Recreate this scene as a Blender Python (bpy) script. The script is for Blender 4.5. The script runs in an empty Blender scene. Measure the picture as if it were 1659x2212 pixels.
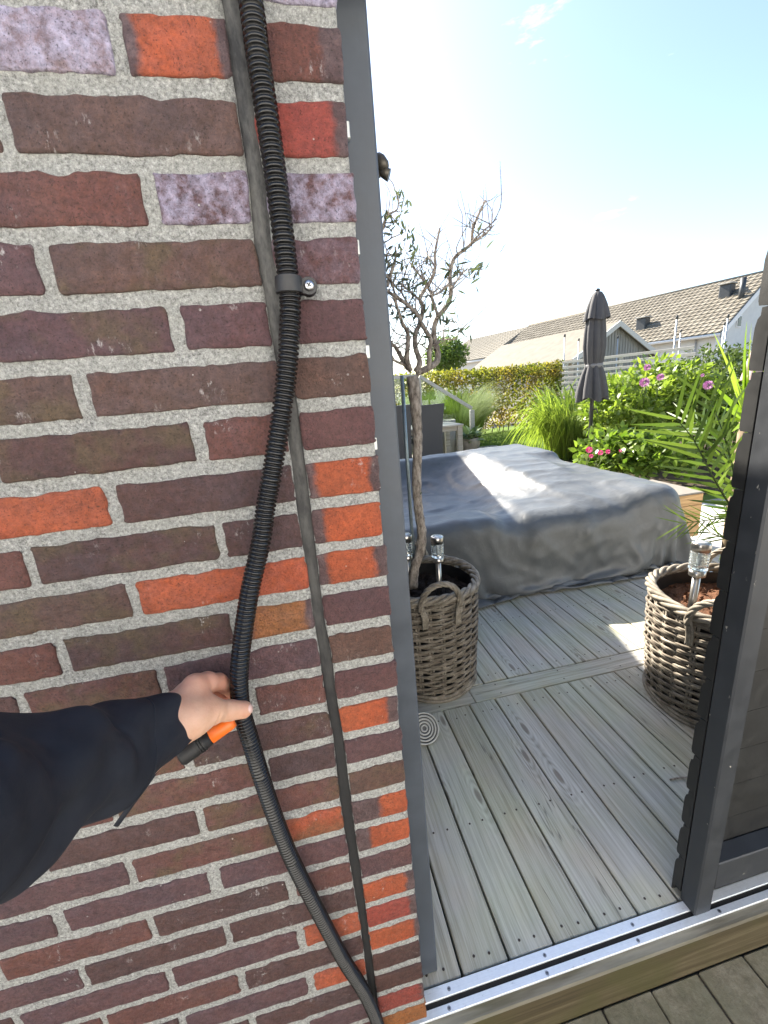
import bpy, bmesh, math, random
import numpy as np
from mathutils import Vector, Matrix

random.seed(7)
RNG = np.random.default_rng(11)
SC = bpy.context.scene
COL = SC.collection

# ------------------------------------------------------------------ camera
CAM_H = 1.38
FD = 905.0                                  # focal length in pixels of a 1659 x 2212 picture
PITCH, ROLL, YAW = (math.radians(a) for a in (16.0, 4.98, 10.4))
_fh = np.array([math.sin(YAW), math.cos(YAW), 0.0]); _up = np.array([0, 0, 1.0]); _rt = np.cross(_fh, _up)
CF = _fh * math.cos(PITCH) - _up * math.sin(PITCH)
_u = _fh * math.sin(PITCH) + _up * math.cos(PITCH)
CX = math.cos(ROLL) * _rt - math.sin(ROLL) * _u
CY = math.sin(ROLL) * _rt + math.cos(ROLL) * _u
cam_data = bpy.data.cameras.new("camera")
cam_data.sensor_fit = 'HORIZONTAL'; cam_data.sensor_width = 36.0
cam_data.lens = 36.0 * FD / 1659.0
cam_data.clip_start = 0.01; cam_data.clip_end = 600.0
cam = bpy.data.objects.new("camera", cam_data); COL.objects.link(cam)
_m = Matrix.Identity(4)
for i in range(3):
    _m[i][0] = CX[i]; _m[i][1] = CY[i]; _m[i][2] = -CF[i]
_m[2][3] = CAM_H
cam.matrix_world = _m
SC.camera = cam

# ------------------------------------------------------------------ sky, sun, exposure
SUN_EL, SUN_AZ = math.radians(37.4), math.radians(-23.6)       # azimuth from +y, negative towards -x
world = bpy.data.worlds.new("World"); SC.world = world; world.use_nodes = True
_wn = world.node_tree; _wn.nodes.clear()
_sky = _wn.nodes.new('ShaderNodeTexSky'); _sky.sky_type = 'NISHITA'; _sky.sun_disc = False
_sky.sun_elevation = SUN_EL; _sky.sun_rotation = SUN_AZ
_sky.altitude = 10; _sky.air_density = 1.0; _sky.dust_density = 1.3; _sky.ozone_density = 1.0
_bg = _wn.nodes.new('ShaderNodeBackground'); _bg.inputs[1].default_value = 0.088
_wo = _wn.nodes.new('ShaderNodeOutputWorld')
# a few thin high clouds in the sky itself
_tc = _wn.nodes.new('ShaderNodeTexCoord'); _mp = _wn.nodes.new('ShaderNodeMapping'); _mp.inputs['Scale'].default_value = (1.0, 1.0, 3.2); _mp.inputs['Rotation'].default_value = (0.25, 0.1, 0.4)
_cn = _wn.nodes.new('ShaderNodeTexNoise'); _cn.inputs['Scale'].default_value = 5.5; _cn.inputs['Detail'].default_value = 7.0; _cn.inputs['Roughness'].default_value = 0.62
_cr = _wn.nodes.new('ShaderNodeValToRGB'); _cr.color_ramp.elements[0].position = 0.645; _cr.color_ramp.elements[1].position = 0.80; _cr.color_ramp.elements[1].color = (0.45, 0.45, 0.45, 1)
_cm = _wn.nodes.new('ShaderNodeMix'); _cm.data_type = 'RGBA'; _cm.inputs[7].default_value = (9.0, 9.2, 9.6, 1)
_wn.links.new(_tc.outputs['Generated'], _mp.inputs[0]); _wn.links.new(_mp.outputs[0], _cn.inputs['Vector']); _wn.links.new(_cn.outputs['Fac'], _cr.inputs[0])
_wn.links.new(_cr.outputs[0], _cm.inputs[0]); _wn.links.new(_sky.outputs[0], _cm.inputs[6])
_wn.links.new(_cm.outputs[2], _bg.inputs[0]); _wn.links.new(_bg.outputs[0], _wo.inputs[0])
sun_data = bpy.data.lights.new("sun", 'SUN'); sun_data.energy = 5.0; sun_data.angle = math.radians(0.5)
sun_data.color = (1.0, 0.93, 0.82)
sun = bpy.data.objects.new("sun", sun_data); COL.objects.link(sun)
SUN_DIR = Vector((math.sin(SUN_AZ) * math.cos(SUN_EL), math.cos(SUN_AZ) * math.cos(SUN_EL), math.sin(SUN_EL)))
sun.rotation_euler = SUN_DIR.to_track_quat('Z', 'Y').to_euler()
sun.location = (-6, 8, 9)
SC.view_settings.view_transform = 'Standard'; SC.view_settings.look = 'None'
SC.view_settings.gamma = 1.0; SC.view_settings.use_curve_mapping = False
SC.view_settings.exposure = 2.0
SC.render.engine = 'CYCLES'
SC.cycles.use_denoising = True
SC.cycles.max_bounces = 8
SC.cycles.transparent_max_bounces = 16

# ------------------------------------------------------------------ pixel helpers (a pixel gives a direction only)
def ray(x, y):
    d = CX * (x - 829.5) - CY * (y - 1106.0) + CF * FD
    return d / np.linalg.norm(d)
def on_z(x, y, z=0.0):
    d = ray(x, y); t = (z - CAM_H) / d[2]; return d * t + np.array([0, 0, CAM_H])
def on_y(x, y, Y):
    d = ray(x, y); t = Y / d[1]; return d * t + np.array([0, 0, CAM_H])
def px(p):
    q = np.asarray(p, float) - np.array([0, 0, CAM_H]); z = q @ CF
    return 829.5 + FD * (q @ CX) / z, 1106.0 - FD * (q @ CY) / z

# ------------------------------------------------------------------ object helpers
def root_loc(o):
    while o.parent is not None:
        o = o.parent
    return np.array(o.location)
def mk(name, V, F, mat, parent=None, smooth=False, attrs=None):
    V = np.asarray(V, float).reshape(-1, 3)
    if parent is not None:
        V = V - root_loc(parent)
    me = bpy.data.meshes.new(name)
    me.from_pydata(V.tolist(), [], [list(map(int, f)) for f in F])
    if smooth:
        me.polygons.foreach_set('use_smooth', [True] * len(me.polygons))
    if attrs:
        for k, a in attrs.items():
            a = np.asarray(a, float)
            if a.ndim == 2:
                at = me.attributes.new(k, 'FLOAT_COLOR', 'POINT'); at.data.foreach_set('color', a.ravel())
            else:
                at = me.attributes.new(k, 'FLOAT', 'POINT'); at.data.foreach_set('value', a)
    me.update()
    ob = bpy.data.objects.new(name, me); COL.objects.link(ob)
    if mat is not None:
        me.materials.append(mat)
    if parent is not None:
        ob.parent = parent
    return ob
def tag(o, label=None, cat=None, group=None, kind=None):
    if label: o['label'] = label
    if cat: o['category'] = cat
    if group: o['group'] = group
    if kind: o['kind'] = kind
    return o
def thing(name, label, cat, loc=(0, 0, 0), group=None):
    o = bpy.data.objects.new(name, None); COL.objects.link(o)
    o.location = loc; o.empty_display_size = 0.05
    return tag(o, label, cat, group)
class MB:
    """collects shapes, becomes one mesh"""
    def __init__(self): self.V = []; self.F = []; self.n = 0; self.A = {}
    def add(self, V, F, **attrs):
        V = np.asarray(V, float).reshape(-1, 3)
        self.V.append(V); n = self.n
        self.F.extend([[i + n for i in f] for f in F]); self.n += len(V)
        for k, a in attrs.items():
            self.A.setdefault(k, []).append(np.asarray(a, float))
        return self
    def build(self, name, mat, parent=None, smooth=False):
        A = {k: np.concatenate(v) for k, v in self.A.items()} or None
        return mk(name, np.concatenate(self.V), self.F, mat, parent, smooth, A)
def box(x0, x1, y0, y1, z0, z1):
    V = [(x, y, z) for x in (x0, x1) for y in (y0, y1) for z in (z0, z1)]
    F = [(0, 1, 3, 2), (4, 6, 7, 5), (0, 4, 5, 1), (2, 3, 7, 6), (0, 2, 6, 4), (1, 5, 7, 3)]
    return V, F
def cbox(x0, x1, y0, y1, z0, z1, b=0.004):
    """box with chamfered edges"""
    V = []; idx = {}
    c = ((x0, x1), (y0, y1), (z0, z1))
    for i in range(2):
        for j in range(2):
            for k in range(2):
                for ax in range(3):
                    p = [c[0][i], c[1][j], c[2][k]]
                    s = (i, j, k)
                    for a in range(3):
                        if a != ax:
                            p[a] += b if s[a] == 0 else -b
                    idx[(i, j, k, ax)] = len(V); V.append(p)
    F = []
    for ax in range(3):
        o = [a for a in range(3) if a != ax]
        for s in range(2):
            q = []
            for (u, v) in ((0, 0), (1, 0), (1, 1), (0, 1)):
                t = [0, 0, 0]; t[ax] = s; t[o[0]] = u; t[o[1]] = v
                q.append(idx[(t[0], t[1], t[2], ax)])
            F.append(q)
    for ax in range(3):                       # edge strips parallel to ax
        o = [a for a in range(3) if a != ax]
        for u in range(2):
            for v in range(2):
                t0 = [0, 0, 0]; t0[o[0]] = u; t0[o[1]] = v; t1 = list(t0); t1[ax] = 1
                F.append([idx[(*t0, o[0])], idx[(*t1, o[0])], idx[(*t1, o[1])], idx[(*t0, o[1])]])
    for i in range(2):
        for j in range(2):
            for k in range(2):
                F.append([idx[(i, j, k, 0)], idx[(i, j, k, 1)], idx[(i, j, k, 2)]])
    V = np.array(V); ctr = V.mean(0)
    out = []
    for f in F:
        p = V[f]; n = np.cross(p[1] - p[0], p[2] - p[0])
        out.append(f if n @ (p.mean(0) - ctr) > 0 else f[::-1])
    return V, out
def xform(V, origin=(0, 0, 0), ax=(1, 0, 0), ay=(0, 1, 0), az=(0, 0, 1)):
    V = np.asarray(V, float)
    return np.asarray(origin) + V[:, :1] * np.asarray(ax) + V[:, 1:2] * np.asarray(ay) + V[:, 2:3] * np.asarray(az)
def rotz(V, a, c=(0, 0, 0)):
    V = np.asarray(V, float) - c; s, k = math.sin(a), math.cos(a)
    return np.stack([V[:, 0] * k - V[:, 1] * s, V[:, 0] * s + V[:, 1] * k, V[:, 2]], 1) + c
def resample(P, n, closed=False):
    """Catmull-Rom through P, n points"""
    P = np.asarray(P, float)
    if len(P) == 2:
        t = np.linspace(0, 1, n)[:, None]; return P[0] * (1 - t) + P[1] * t
    Q = np.vstack([2 * P[0] - P[1], P, 2 * P[-1] - P[-2]])
    d = np.concatenate([[0], np.cumsum(np.linalg.norm(np.diff(P, axis=0), axis=1))])
    s = np.linspace(0, d[-1], n); out = []
    for v in s:
        i = min(max(np.searchsorted(d, v, 'right') - 1, 0), len(P) - 2)
        t = (v - d[i]) / max(d[i + 1] - d[i], 1e-9)
        p0, p1, p2, p3 = Q[i], Q[i + 1], Q[i + 2], Q[i + 3]
        out.append(0.5 * (2 * p1 + (p2 - p0) * t + (2 * p0 - 5 * p1 + 4 * p2 - p3) * t * t + (3 * p1 - p0 - 3 * p2 + p3) * t ** 3))
    return np.array(out)
def frames(P, closed=False):
    P = np.asarray(P, float); n = len(P)
    T = (np.roll(P, -1, 0) - np.roll(P, 1, 0)) if closed else np.gradient(P, axis=0)
    T = T / np.maximum(np.linalg.norm(T, axis=1, keepdims=True), 1e-12)
    a = np.array([0, 0, 1.0]) if abs(T[0][2]) < 0.9 else np.array([0, 1.0, 0])
    N = np.zeros_like(P); v = a - T[0] * (a @ T[0]); N[0] = v / np.linalg.norm(v)
    for i in range(1, n):
        v = N[i - 1] - T[i] * (N[i - 1] @ T[i]); N[i] = v / max(np.linalg.norm(v), 1e-12)
    return T, N, np.cross(T, N)
def tube(P, r, ns=8, closed=False, caps=True, flat=1.0):
    P = np.asarray(P, float); n = len(P); r = np.broadcast_to(np.asarray(r, float), (n,))
    T, N, B = frames(P, closed)
    a = np.arange(ns) * 2 * math.pi / ns
    ring = np.cos(a)[None, :, None] * N[:, None, :] + flat * np.sin(a)[None, :, None] * B[:, None, :]
    V = (P[:, None, :] + ring * r[:, None, None]).reshape(-1, 3)
    F = []
    m = n if closed else n - 1
    for i in range(m):
        j = (i + 1) % n
        for k in range(ns):
            l = (k + 1) % ns
            F.append((i * ns + k, i * ns + l, j * ns + l, j * ns + k))
    if caps and not closed:
        F.append(tuple(range(ns - 1, -1, -1))); F.append(tuple((n - 1) * ns + k for k in range(ns)))
    return V, F
def lathe(prof, c=(0, 0, 0), ns=24, axis=None):
    """prof: (r, z) pairs from bottom to top"""
    V = []; F = []
    for r, z in prof:
        for k in range(ns):
            a = 2 * math.pi * k / ns; V.append((r * math.cos(a), r * math.sin(a), z))
    for i in range(len(prof) - 1):
        for k in range(ns):
            l = (k + 1) % ns; F.append((i * ns + k, i * ns + l, (i + 1) * ns + l, (i + 1) * ns + k))
    if prof[0][0] > 1e-5: F.append(tuple(range(ns - 1, -1, -1)))
    if prof[-1][0] > 1e-5: F.append(tuple((len(prof) - 1) * ns + k for k in range(ns)))
    V = np.array(V)
    if axis is not None:
        z = np.asarray(axis, float); z = z / np.linalg.norm(z)
        a = np.array([1.0, 0, 0]) if abs(z[0]) < 0.9 else np.array([0, 1.0, 0])
        x = np.cross(a, z); x /= np.linalg.norm(x); y = np.cross(z, x)
        V = xform(V, (0, 0, 0), x, y, z)
    return V + np.asarray(c), F
def smooth_noise(n, amp, cells, rng=RNG):
    k = max(int(cells), 1); c = rng.normal(size=k + 3)
    t = np.linspace(0, k, n); i = np.minimum(t.astype(int), k - 1); f = t - i; f = f * f * (3 - 2 * f)
    return amp * (c[i] * (1 - f) + c[i + 1] * f)
def vnoise(P, scale=1.0, seed=0):
    """value noise in 3D, -1..1"""
    P = np.asarray(P, float) * scale + seed * 17.13; I = np.floor(P).astype(np.int64); f = P - I; f = f * f * (3 - 2 * f)
    def hsh(i, j, k):
        h = (i * 374761393 + j * 668265263 + k * 2147483647 + seed * 1274126177) & 0x7fffffff
        h = ((h ^ (h >> 13)) * 1274126177) & 0x7fffffff
        return ((h ^ (h >> 16)) & 0xffff) / 32767.5 - 1.0
    out = 0
    for a in (0, 1):
        for b in (0, 1):
            for c in (0, 1):
                w = (f[..., 0] if a else 1 - f[..., 0]) * (f[..., 1] if b else 1 - f[..., 1]) * (f[..., 2] if c else 1 - f[..., 2])
                out = out + w * hsh(I[..., 0] + a, I[..., 1] + b, I[..., 2] + c)
    return out

# ------------------------------------------------------------------ material helpers
class NT:
    def __init__(self, name):
        self.m = bpy.data.materials.new(name); self.m.use_nodes = True
        self.t = self.m.node_tree; self.t.nodes.clear()
        self.out = self.t.nodes.new('ShaderNodeOutputMaterial')
    def n(self, typ, _in=None, **props):
        nd = self.t.nodes.new('ShaderNode' + typ)
        for k, v in props.items(): setattr(nd, k, v)
        for k, v in (_in or {}).items(): self.put(nd.inputs[k], v)
        return nd
    def put(self, sock, v):
        if isinstance(v, bpy.types.NodeSocket): self.t.links.new(v, sock)
        elif isinstance(v, bpy.types.Node): self.t.links.new(v.outputs[0], sock)
        else:
            if isinstance(v, (tuple, list)) and len(v) == 3 and sock.type == 'RGBA': v = (*v, 1)
            sock.default_value = v
    def coord(self, kind='Object'): return self.n('TexCoord').outputs[kind]
    def pos(self): return self.n('NewGeometry').outputs['Position']
    def map(self, v, scale=(1, 1, 1), rot=(0, 0, 0), loc=(0, 0, 0)):
        return self.n('Mapping', {'Vector': v, 'Scale': scale, 'Rotation': rot, 'Location': loc}).outputs[0]
    def noise(self, v, scale, detail=4, rough=0.55, dist=0.0):
        return self.n('TexNoise', {'Vector': v, 'Scale': scale, 'Detail': detail, 'Roughness': rough, 'Distortion': dist}).outputs['Fac']
    def vor(self, v, scale, out='Distance', feature='F1', rand=1.0):
        return self.n('TexVoronoi', {'Vector': v, 'Scale': scale, 'Randomness': rand}, feature=feature).outputs[out]
    def ramp(self, f, stops, interp='LINEAR'):
        nd = self.n('ValToRGB', {'Fac': f}); cr = nd.color_ramp; cr.interpolation = interp
        while len(cr.elements) > len(stops): cr.elements.remove(cr.elements[-1])
        while len(cr.elements) < len(stops): cr.elements.new(1.0)
        for e, (p, c) in zip(cr.elements, stops):
            e.position = p; e.color = (c, c, c, 1) if isinstance(c, (int, float)) else (*c, 1)
        return nd.outputs[0]
    def mix(self, f, a, b, typ='MIX'):
        nd = self.n('Mix', data_type='RGBA', blend_type=typ)
        self.put(nd.inputs[0], f); self.put(nd.inputs[6], a); self.put(nd.inputs[7], b)
        return nd.outputs[2]
    def math(self, op, a, b=0.0, clamp=False):
        nd = self.n('Math', operation=op, use_clamp=clamp); self.put(nd.inputs[0], a); self.put(nd.inputs[1], b); return nd.outputs[0]
    def attr(self, name, typ='GEOMETRY', out='Fac'): return self.n('Attribute', attribute_name=name, attribute_type=typ).outputs[out]
    def rnd(self): return self.n('ObjectInfo').outputs['Random']
    def bump(self, h, strength=0.3, dist=0.002, normal=None):
        nd = self.n('Bump', {'Height': h, 'Strength': strength, 'Distance': dist})
        if normal is not None: self.put(nd.inputs['Normal'], normal)
        return nd.outputs[0]
    def bsdf(self, color, rough=0.6, metal=0.0, normal=None, spec=0.5, **kw):
        nd = self.n('BsdfPrincipled', {'Base Color': color, 'Roughness': rough, 'Metallic': metal, 'Specular IOR Level': spec})
        if normal is not None: self.put(nd.inputs['Normal'], normal)
        for k, v in kw.items(): self.put(nd.inputs[k.replace('_', ' ')], v)
        self.t.links.new(nd.outputs[0], self.out.inputs[0]); return self.m
    def surface(self, node): self.t.links.new(node.outputs[0] if isinstance(node, bpy.types.Node) else node, self.out.inputs[0]); return self.m
def plain(name, color, rough=0.6, metal=0.0, spec=0.5, var=0.12, scale=30.0, bump=0.15, bd=0.001, **kw):
    t = NT(name); p = t.pos(); n = t.noise(p, scale, 5)
    lo = tuple(c * (1 - var) for c in color); hi = tuple(min(c * (1 + var), 1) for c in color)
    return t.bsdf(t.ramp(n, [(0.25, lo), (0.75, hi)]), rough, metal, t.bump(t.noise(p, scale * 6, 4), bump, bd), spec, **kw)
# ================================================================== the brick wall
WY = 0.577                                   # front face of the bricks
PIT = 0.06726                                # course pitch
Z_AB = 1.707                                 # bed joint under the course numbered 0
CORNER = 0.103
BH = 0.0485                                  # brick height

def mat_brick():
    t = NT("brick_face"); p = t.pos(); oi = t.n('ObjectInfo')
    pr = t.n('VectorMath', {0: p, 1: t.n('CombineXYZ', {'X': t.math('MULTIPLY', oi.outputs['Random'], 9.0), 'Z': t.math('MULTIPLY', oi.outputs['Random'], 5.0)})}, operation='ADD').outputs[0]
    base = oi.outputs['Color']
    big = t.noise(pr, 14, 5, 0.6)
    c0 = t.mix(t.ramp(t.noise(pr, 8, 3), [(0.4, 0.0), (0.62, 0.7)]), base, t.mix(1.0, base, (0.80, 1.05, 1.25), 'MULTIPLY'))
    c = t.mix(t.ramp(big, [(0.35, 0.0), (0.75, 0.6)]), c0, t.mix(1.0, base, (1.55, 1.65, 1.5), 'MULTIPLY'), 'MIX')
    # flashed dark ends
    du, dv = t.attr('du'), t.attr('dv')
    w = t.math('MULTIPLY', t.math('SUBTRACT', t.noise(pr, 45, 3), 0.5), 0.022)
    def end(d, prop):
        f = t.attr(prop, 'OBJECT')
        r = t.n('MapRange', {'Value': t.math('ADD', d, w), 'From Min': t.math('SUBTRACT', f, 0.005), 'From Max': t.math('ADD', f, 0.006), 'To Min': 1.0, 'To Max': 0.0}, interpolation_type='SMOOTHSTEP').outputs[0]
        return t.math('MULTIPLY', r, t.math('GREATER_THAN', f, 0.001))
    fl = t.math('MAXIMUM', end(du, 'flL'), end(dv, 'flR'))
    dark = t.ramp(t.noise(pr, 60, 4), [(0.3, (0.075, 0.042, 0.042)), (0.7, (0.13, 0.085, 0.085))])
    c = t.mix(fl, c, dark)
    # lilac sky reflection painted into the colour of some bricks
    gl = t.math('MULTIPLY', t.attr('sky_sheen', 'OBJECT'), t.ramp(t.noise(pr, 70, 6, 0.7), [(0.36, 0.0), (0.62, 1.0)]))
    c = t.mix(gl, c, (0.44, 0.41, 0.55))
    # olive bloom
    ol = t.math('MULTIPLY', t.attr('olive', 'OBJECT'), t.ramp(t.noise(pr, 22, 3), [(0.47, 0.0), (0.64, 0.55)]))
    c = t.mix(ol, c, (0.105, 0.080, 0.038))
    mo = t.noise(pr, 150, 6, 0.78); c = t.mix(1.0, c, t.ramp(mo, [(0.30, (0.55, 0.55, 0.55)), (0.5, (1.0, 1.0, 1.0)), (0.68, (1.45, 1.40, 1.36))]), 'MULTIPLY')
    # dark pores, lime specks
    po = t.ramp(t.noise(pr, 420, 3, 0.6), [(0.30, 0.3), (0.42, 1.0)])
    c = t.mix(1.0, c, po, 'MULTIPLY')
    vv = t.n('TexVoronoi', {'Vector': p, 'Scale': 95.0}, feature='F1')
    rad = t.math('MULTIPLY', t.math('SUBTRACT', t.n('SeparateColor', {'Color': vv.outputs['Color']}).outputs[0], 0.72), 0.55)
    sp = t.math('LESS_THAN', vv.outputs['Distance'], rad)
    sp = t.math('MULTIPLY', sp, t.ramp(t.noise(p, 38, 2), [(0.5, 0.0), (0.62, 1.0)]))
    c = t.mix(t.math('MULTIPLY', sp, 0.75), c, (0.62, 0.60, 0.57))
    # lime bloom smears near the edges of some bricks
    sm = t.math('MULTIPLY', t.ramp(t.noise(t.map(p, (1, 1, 0.5)), 160, 5, 0.75), [(0.56, 0.0), (0.68, 1.0)]), t.ramp(t.noise(p, 17, 2), [(0.6, 0.0), (0.7, 0.75)]))
    c = t.mix(sm, c, (0.55, 0.53, 0.52))
    h = t.math('ADD', t.noise(pr, 75, 7, 0.65), t.math('MULTIPLY', t.noise(pr, 300, 4, 0.7), 0.75))
    cr = t.ramp(t.vor(t.n('VectorMath', {0: p, 1: t.n('VectorMath', {0: t.n('TexNoise', {'Vector': p, 'Scale': 40.0}).outputs['Color'], 'Scale': 0.012}, operation='SCALE').outputs[0]}, operation='ADD').outputs[0], 34, 'Distance', 'DISTANCE_TO_EDGE'), [(0.0, 0.0), (0.025, 1.0)])
    cm = t.ramp(t.noise(pr, 9, 2), [(0.60, 1.0), (0.68, 0.0)])
    h = t.math('SUBTRACT', h, t.math('MULTIPLY', t.math('MULTIPLY', t.math('SUBTRACT', 1.0, cr), t.math('SUBTRACT', 1.0, cm)), 0.22))
    return t.bsdf(c, t.ramp(t.noise(pr, 90, 3), [(0.3, 0.42), (0.7, 0.66)]), 0, t.bump(h, 0.9, 0.0042), 0.5)

def mat_mortar():
    t = NT("mortar_sand"); p = t.pos()
    g = t.noise(p, 280, 4, 0.85)
    c = t.ramp(g, [(0.34, (0.13, 0.128, 0.122)), (0.45, (0.34, 0.34, 0.325)), (0.55, (0.48, 0.48, 0.46)), (0.66, (0.74, 0.74, 0.71))])
    c = t.mix(t.ramp(t.noise(p, 12, 4), [(0.35, 0.0), (0.7, 0.35)]), c, (0.44, 0.445, 0.40))
    h = t.math('ADD', t.noise(p, 330, 4, 0.7), t.math('MULTIPLY', t.noise(p, 60, 4), 1.5))
    return t.bsdf(c, 0.92, 0, t.bump(h, 1.0, 0.006), 0.25)
M_BRICK, M_MORTAR = mat_brick(), mat_mortar()
def mat_slot():
    t = NT("slot_filler"); p = t.pos(); n = t.noise(t.map(p, (1, 1, 0.35)), 45, 6, 0.7)
    z = t.n('SeparateXYZ', {'Vector': p}).outputs[2]
    dust = t.math('MULTIPLY', t.ramp(n, [(0.42, 0.0), (0.62, 1.0)]), t.n('MapRange', {'Value': z, 'From Min': 0.75, 'From Max': 1.55, 'To Min': 0.02, 'To Max': 0.62}).outputs[0])
    c = t.mix(dust, (0.018, 0.018, 0.019), (0.16, 0.157, 0.145))
    return t.bsdf(c, 0.55, 0, t.bump(n, 0.5, 0.004), 0.5)

# slot chased into the wall: edges in picture pixels, carried onto the wall face
_sl = [(-330, 396, 440), (0, 480, 519.5), (132, 498, 539), (264, 518, 550), (397, 538, 574), (529, 550, 586), (628, 571, 604), (707, 583, 611),
       (787, 598, 624), (866, 618, 641), (945, 622, 651), (1024, 633, 662), (1124, 645, 674), (1229, 663, 687), (1335, 678, 700), (1415, 691, 716),
       (1494, 701, 725), (1600, 721, 742.5), (1725, 734.5, 758), (1804, 746, 767.5), (1910, 763.6, 783.4), (2016, 781, 797), (2122, 794, 811), (2230, 810, 823)]
_a = np.array([on_y(l, y, WY) for y, l, r in _sl]); _b = np.array([on_y(r, y, WY) for y, l, r in _sl])
def slot_l(z): return float(np.interp(-z, -_a[:, 2], _a[:, 0]))
def slot_r(z): return float(np.interp(-z, -_b[:, 2], _b[:, 0]))
def wall_x(sx, z):
    """x on the wall at height z for a source-picture column (3024 px wide)"""
    tx = sx / 1.8228; lo, hi = -3.0, 1.0
    for _ in range(50):
        m = (lo + hi) / 2
        if px((m, WY, z))[0] < tx: lo = m
        else: hi = m
    return (lo + hi) / 2

Z_TOP, Z_BOT = 2.06, 0.034
wall = thing('brick_wall', 'wall of dark red and orange bricks with wide grey mortar joints', 'wall', (0, WY + 0.055, Z_BOT))
# ---- mortar body, split by the slot
def mortar_plate(xa, xb, wrap, name):
    nz = 300; zs = np.linspace(Z_BOT - 0.002, Z_TOP, nz); nx = 110 if not wrap else 26
    cols = []
    for z in zs:
        a, b = xa(z), xb(z)
        xs = np.linspace(a, b, nx); row = [(x, WY + 0.0036, z) for x in xs]
        if wrap:
            row = [(a, WY + 0.012, z)] + row + [(b + 0.0015, WY + 0.006, z), (b + 0.0015, WY + 0.11, z)]
        else:
            row = row + [(b, WY + 0.012, z)]
        cols.append(row)
    G = np.array(cols); P = G.reshape(-1, 3)
    d = 0.0011 * vnoise(P, 55, 3) + 0.0007 * vnoise(P, 140, 5)
    s = 0.0009 * vnoise(P, 90, 9)
    P[:, 1] += d; P[:, 0] += s
    if wrap:
        G2 = P.reshape(G.shape); e = 0.0016 * vnoise(np.stack([zs * 0, zs * 0, zs], 1), 38, 4)
        G2[:, -3:, 0] += e[:, None]; P = G2.reshape(-1, 3)
    m = G.shape[1]
    F = [(i * m + j, i * m + j + 1, (i + 1) * m + j + 1, (i + 1) * m + j) for i in range(nz - 1) for j in range(m - 1)]
    return P, F
_mb = MB()
P, F = mortar_plate(lambda z: -1.45, lambda z: slot_l(z) - 0.0004, False, 'l'); _mb.add(P, F)
P, F = mortar_plate(lambda z: slot_r(z) + 0.0004, lambda z: CORNER - 0.0025, True, 'r'); _mb.add(P, F)
# core of the wall behind the pointing, top, bottom and back
P, F = box(-1.45, CORNER - 0.004, WY + 0.0135, WY + 0.109, Z_BOT, Z_TOP - 0.001); _mb.add(P, F)
_mb.build('mortar', M_MORTAR, wall, True)
# ---- slot floor
zs = np.linspace(Z_BOT, Z_TOP, 160); V = []; F = []
for z in zs:
    a, b = slot_l(z) - 0.003, slot_r(z) + 0.003
    for k in range(6):
        x = a + (b - a) * k / 5
        V.append((x, WY + 0.0085 - 0.0015 * math.sin(math.pi * k / 5), z))
V = np.array(V); V[:, 1] += 0.0008 * vnoise(V, 90, 6)
F = [(i * 6 + j, i * 6 + j + 1, i * 6 + j + 7, i * 6 + j + 6) for i in range(len(zs) - 1) for j in range(5)]
tag(mk('slot_filler', V, F, mat_slot(), wall, True), 'dark smeared filler in the slot chased down the wall')

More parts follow.
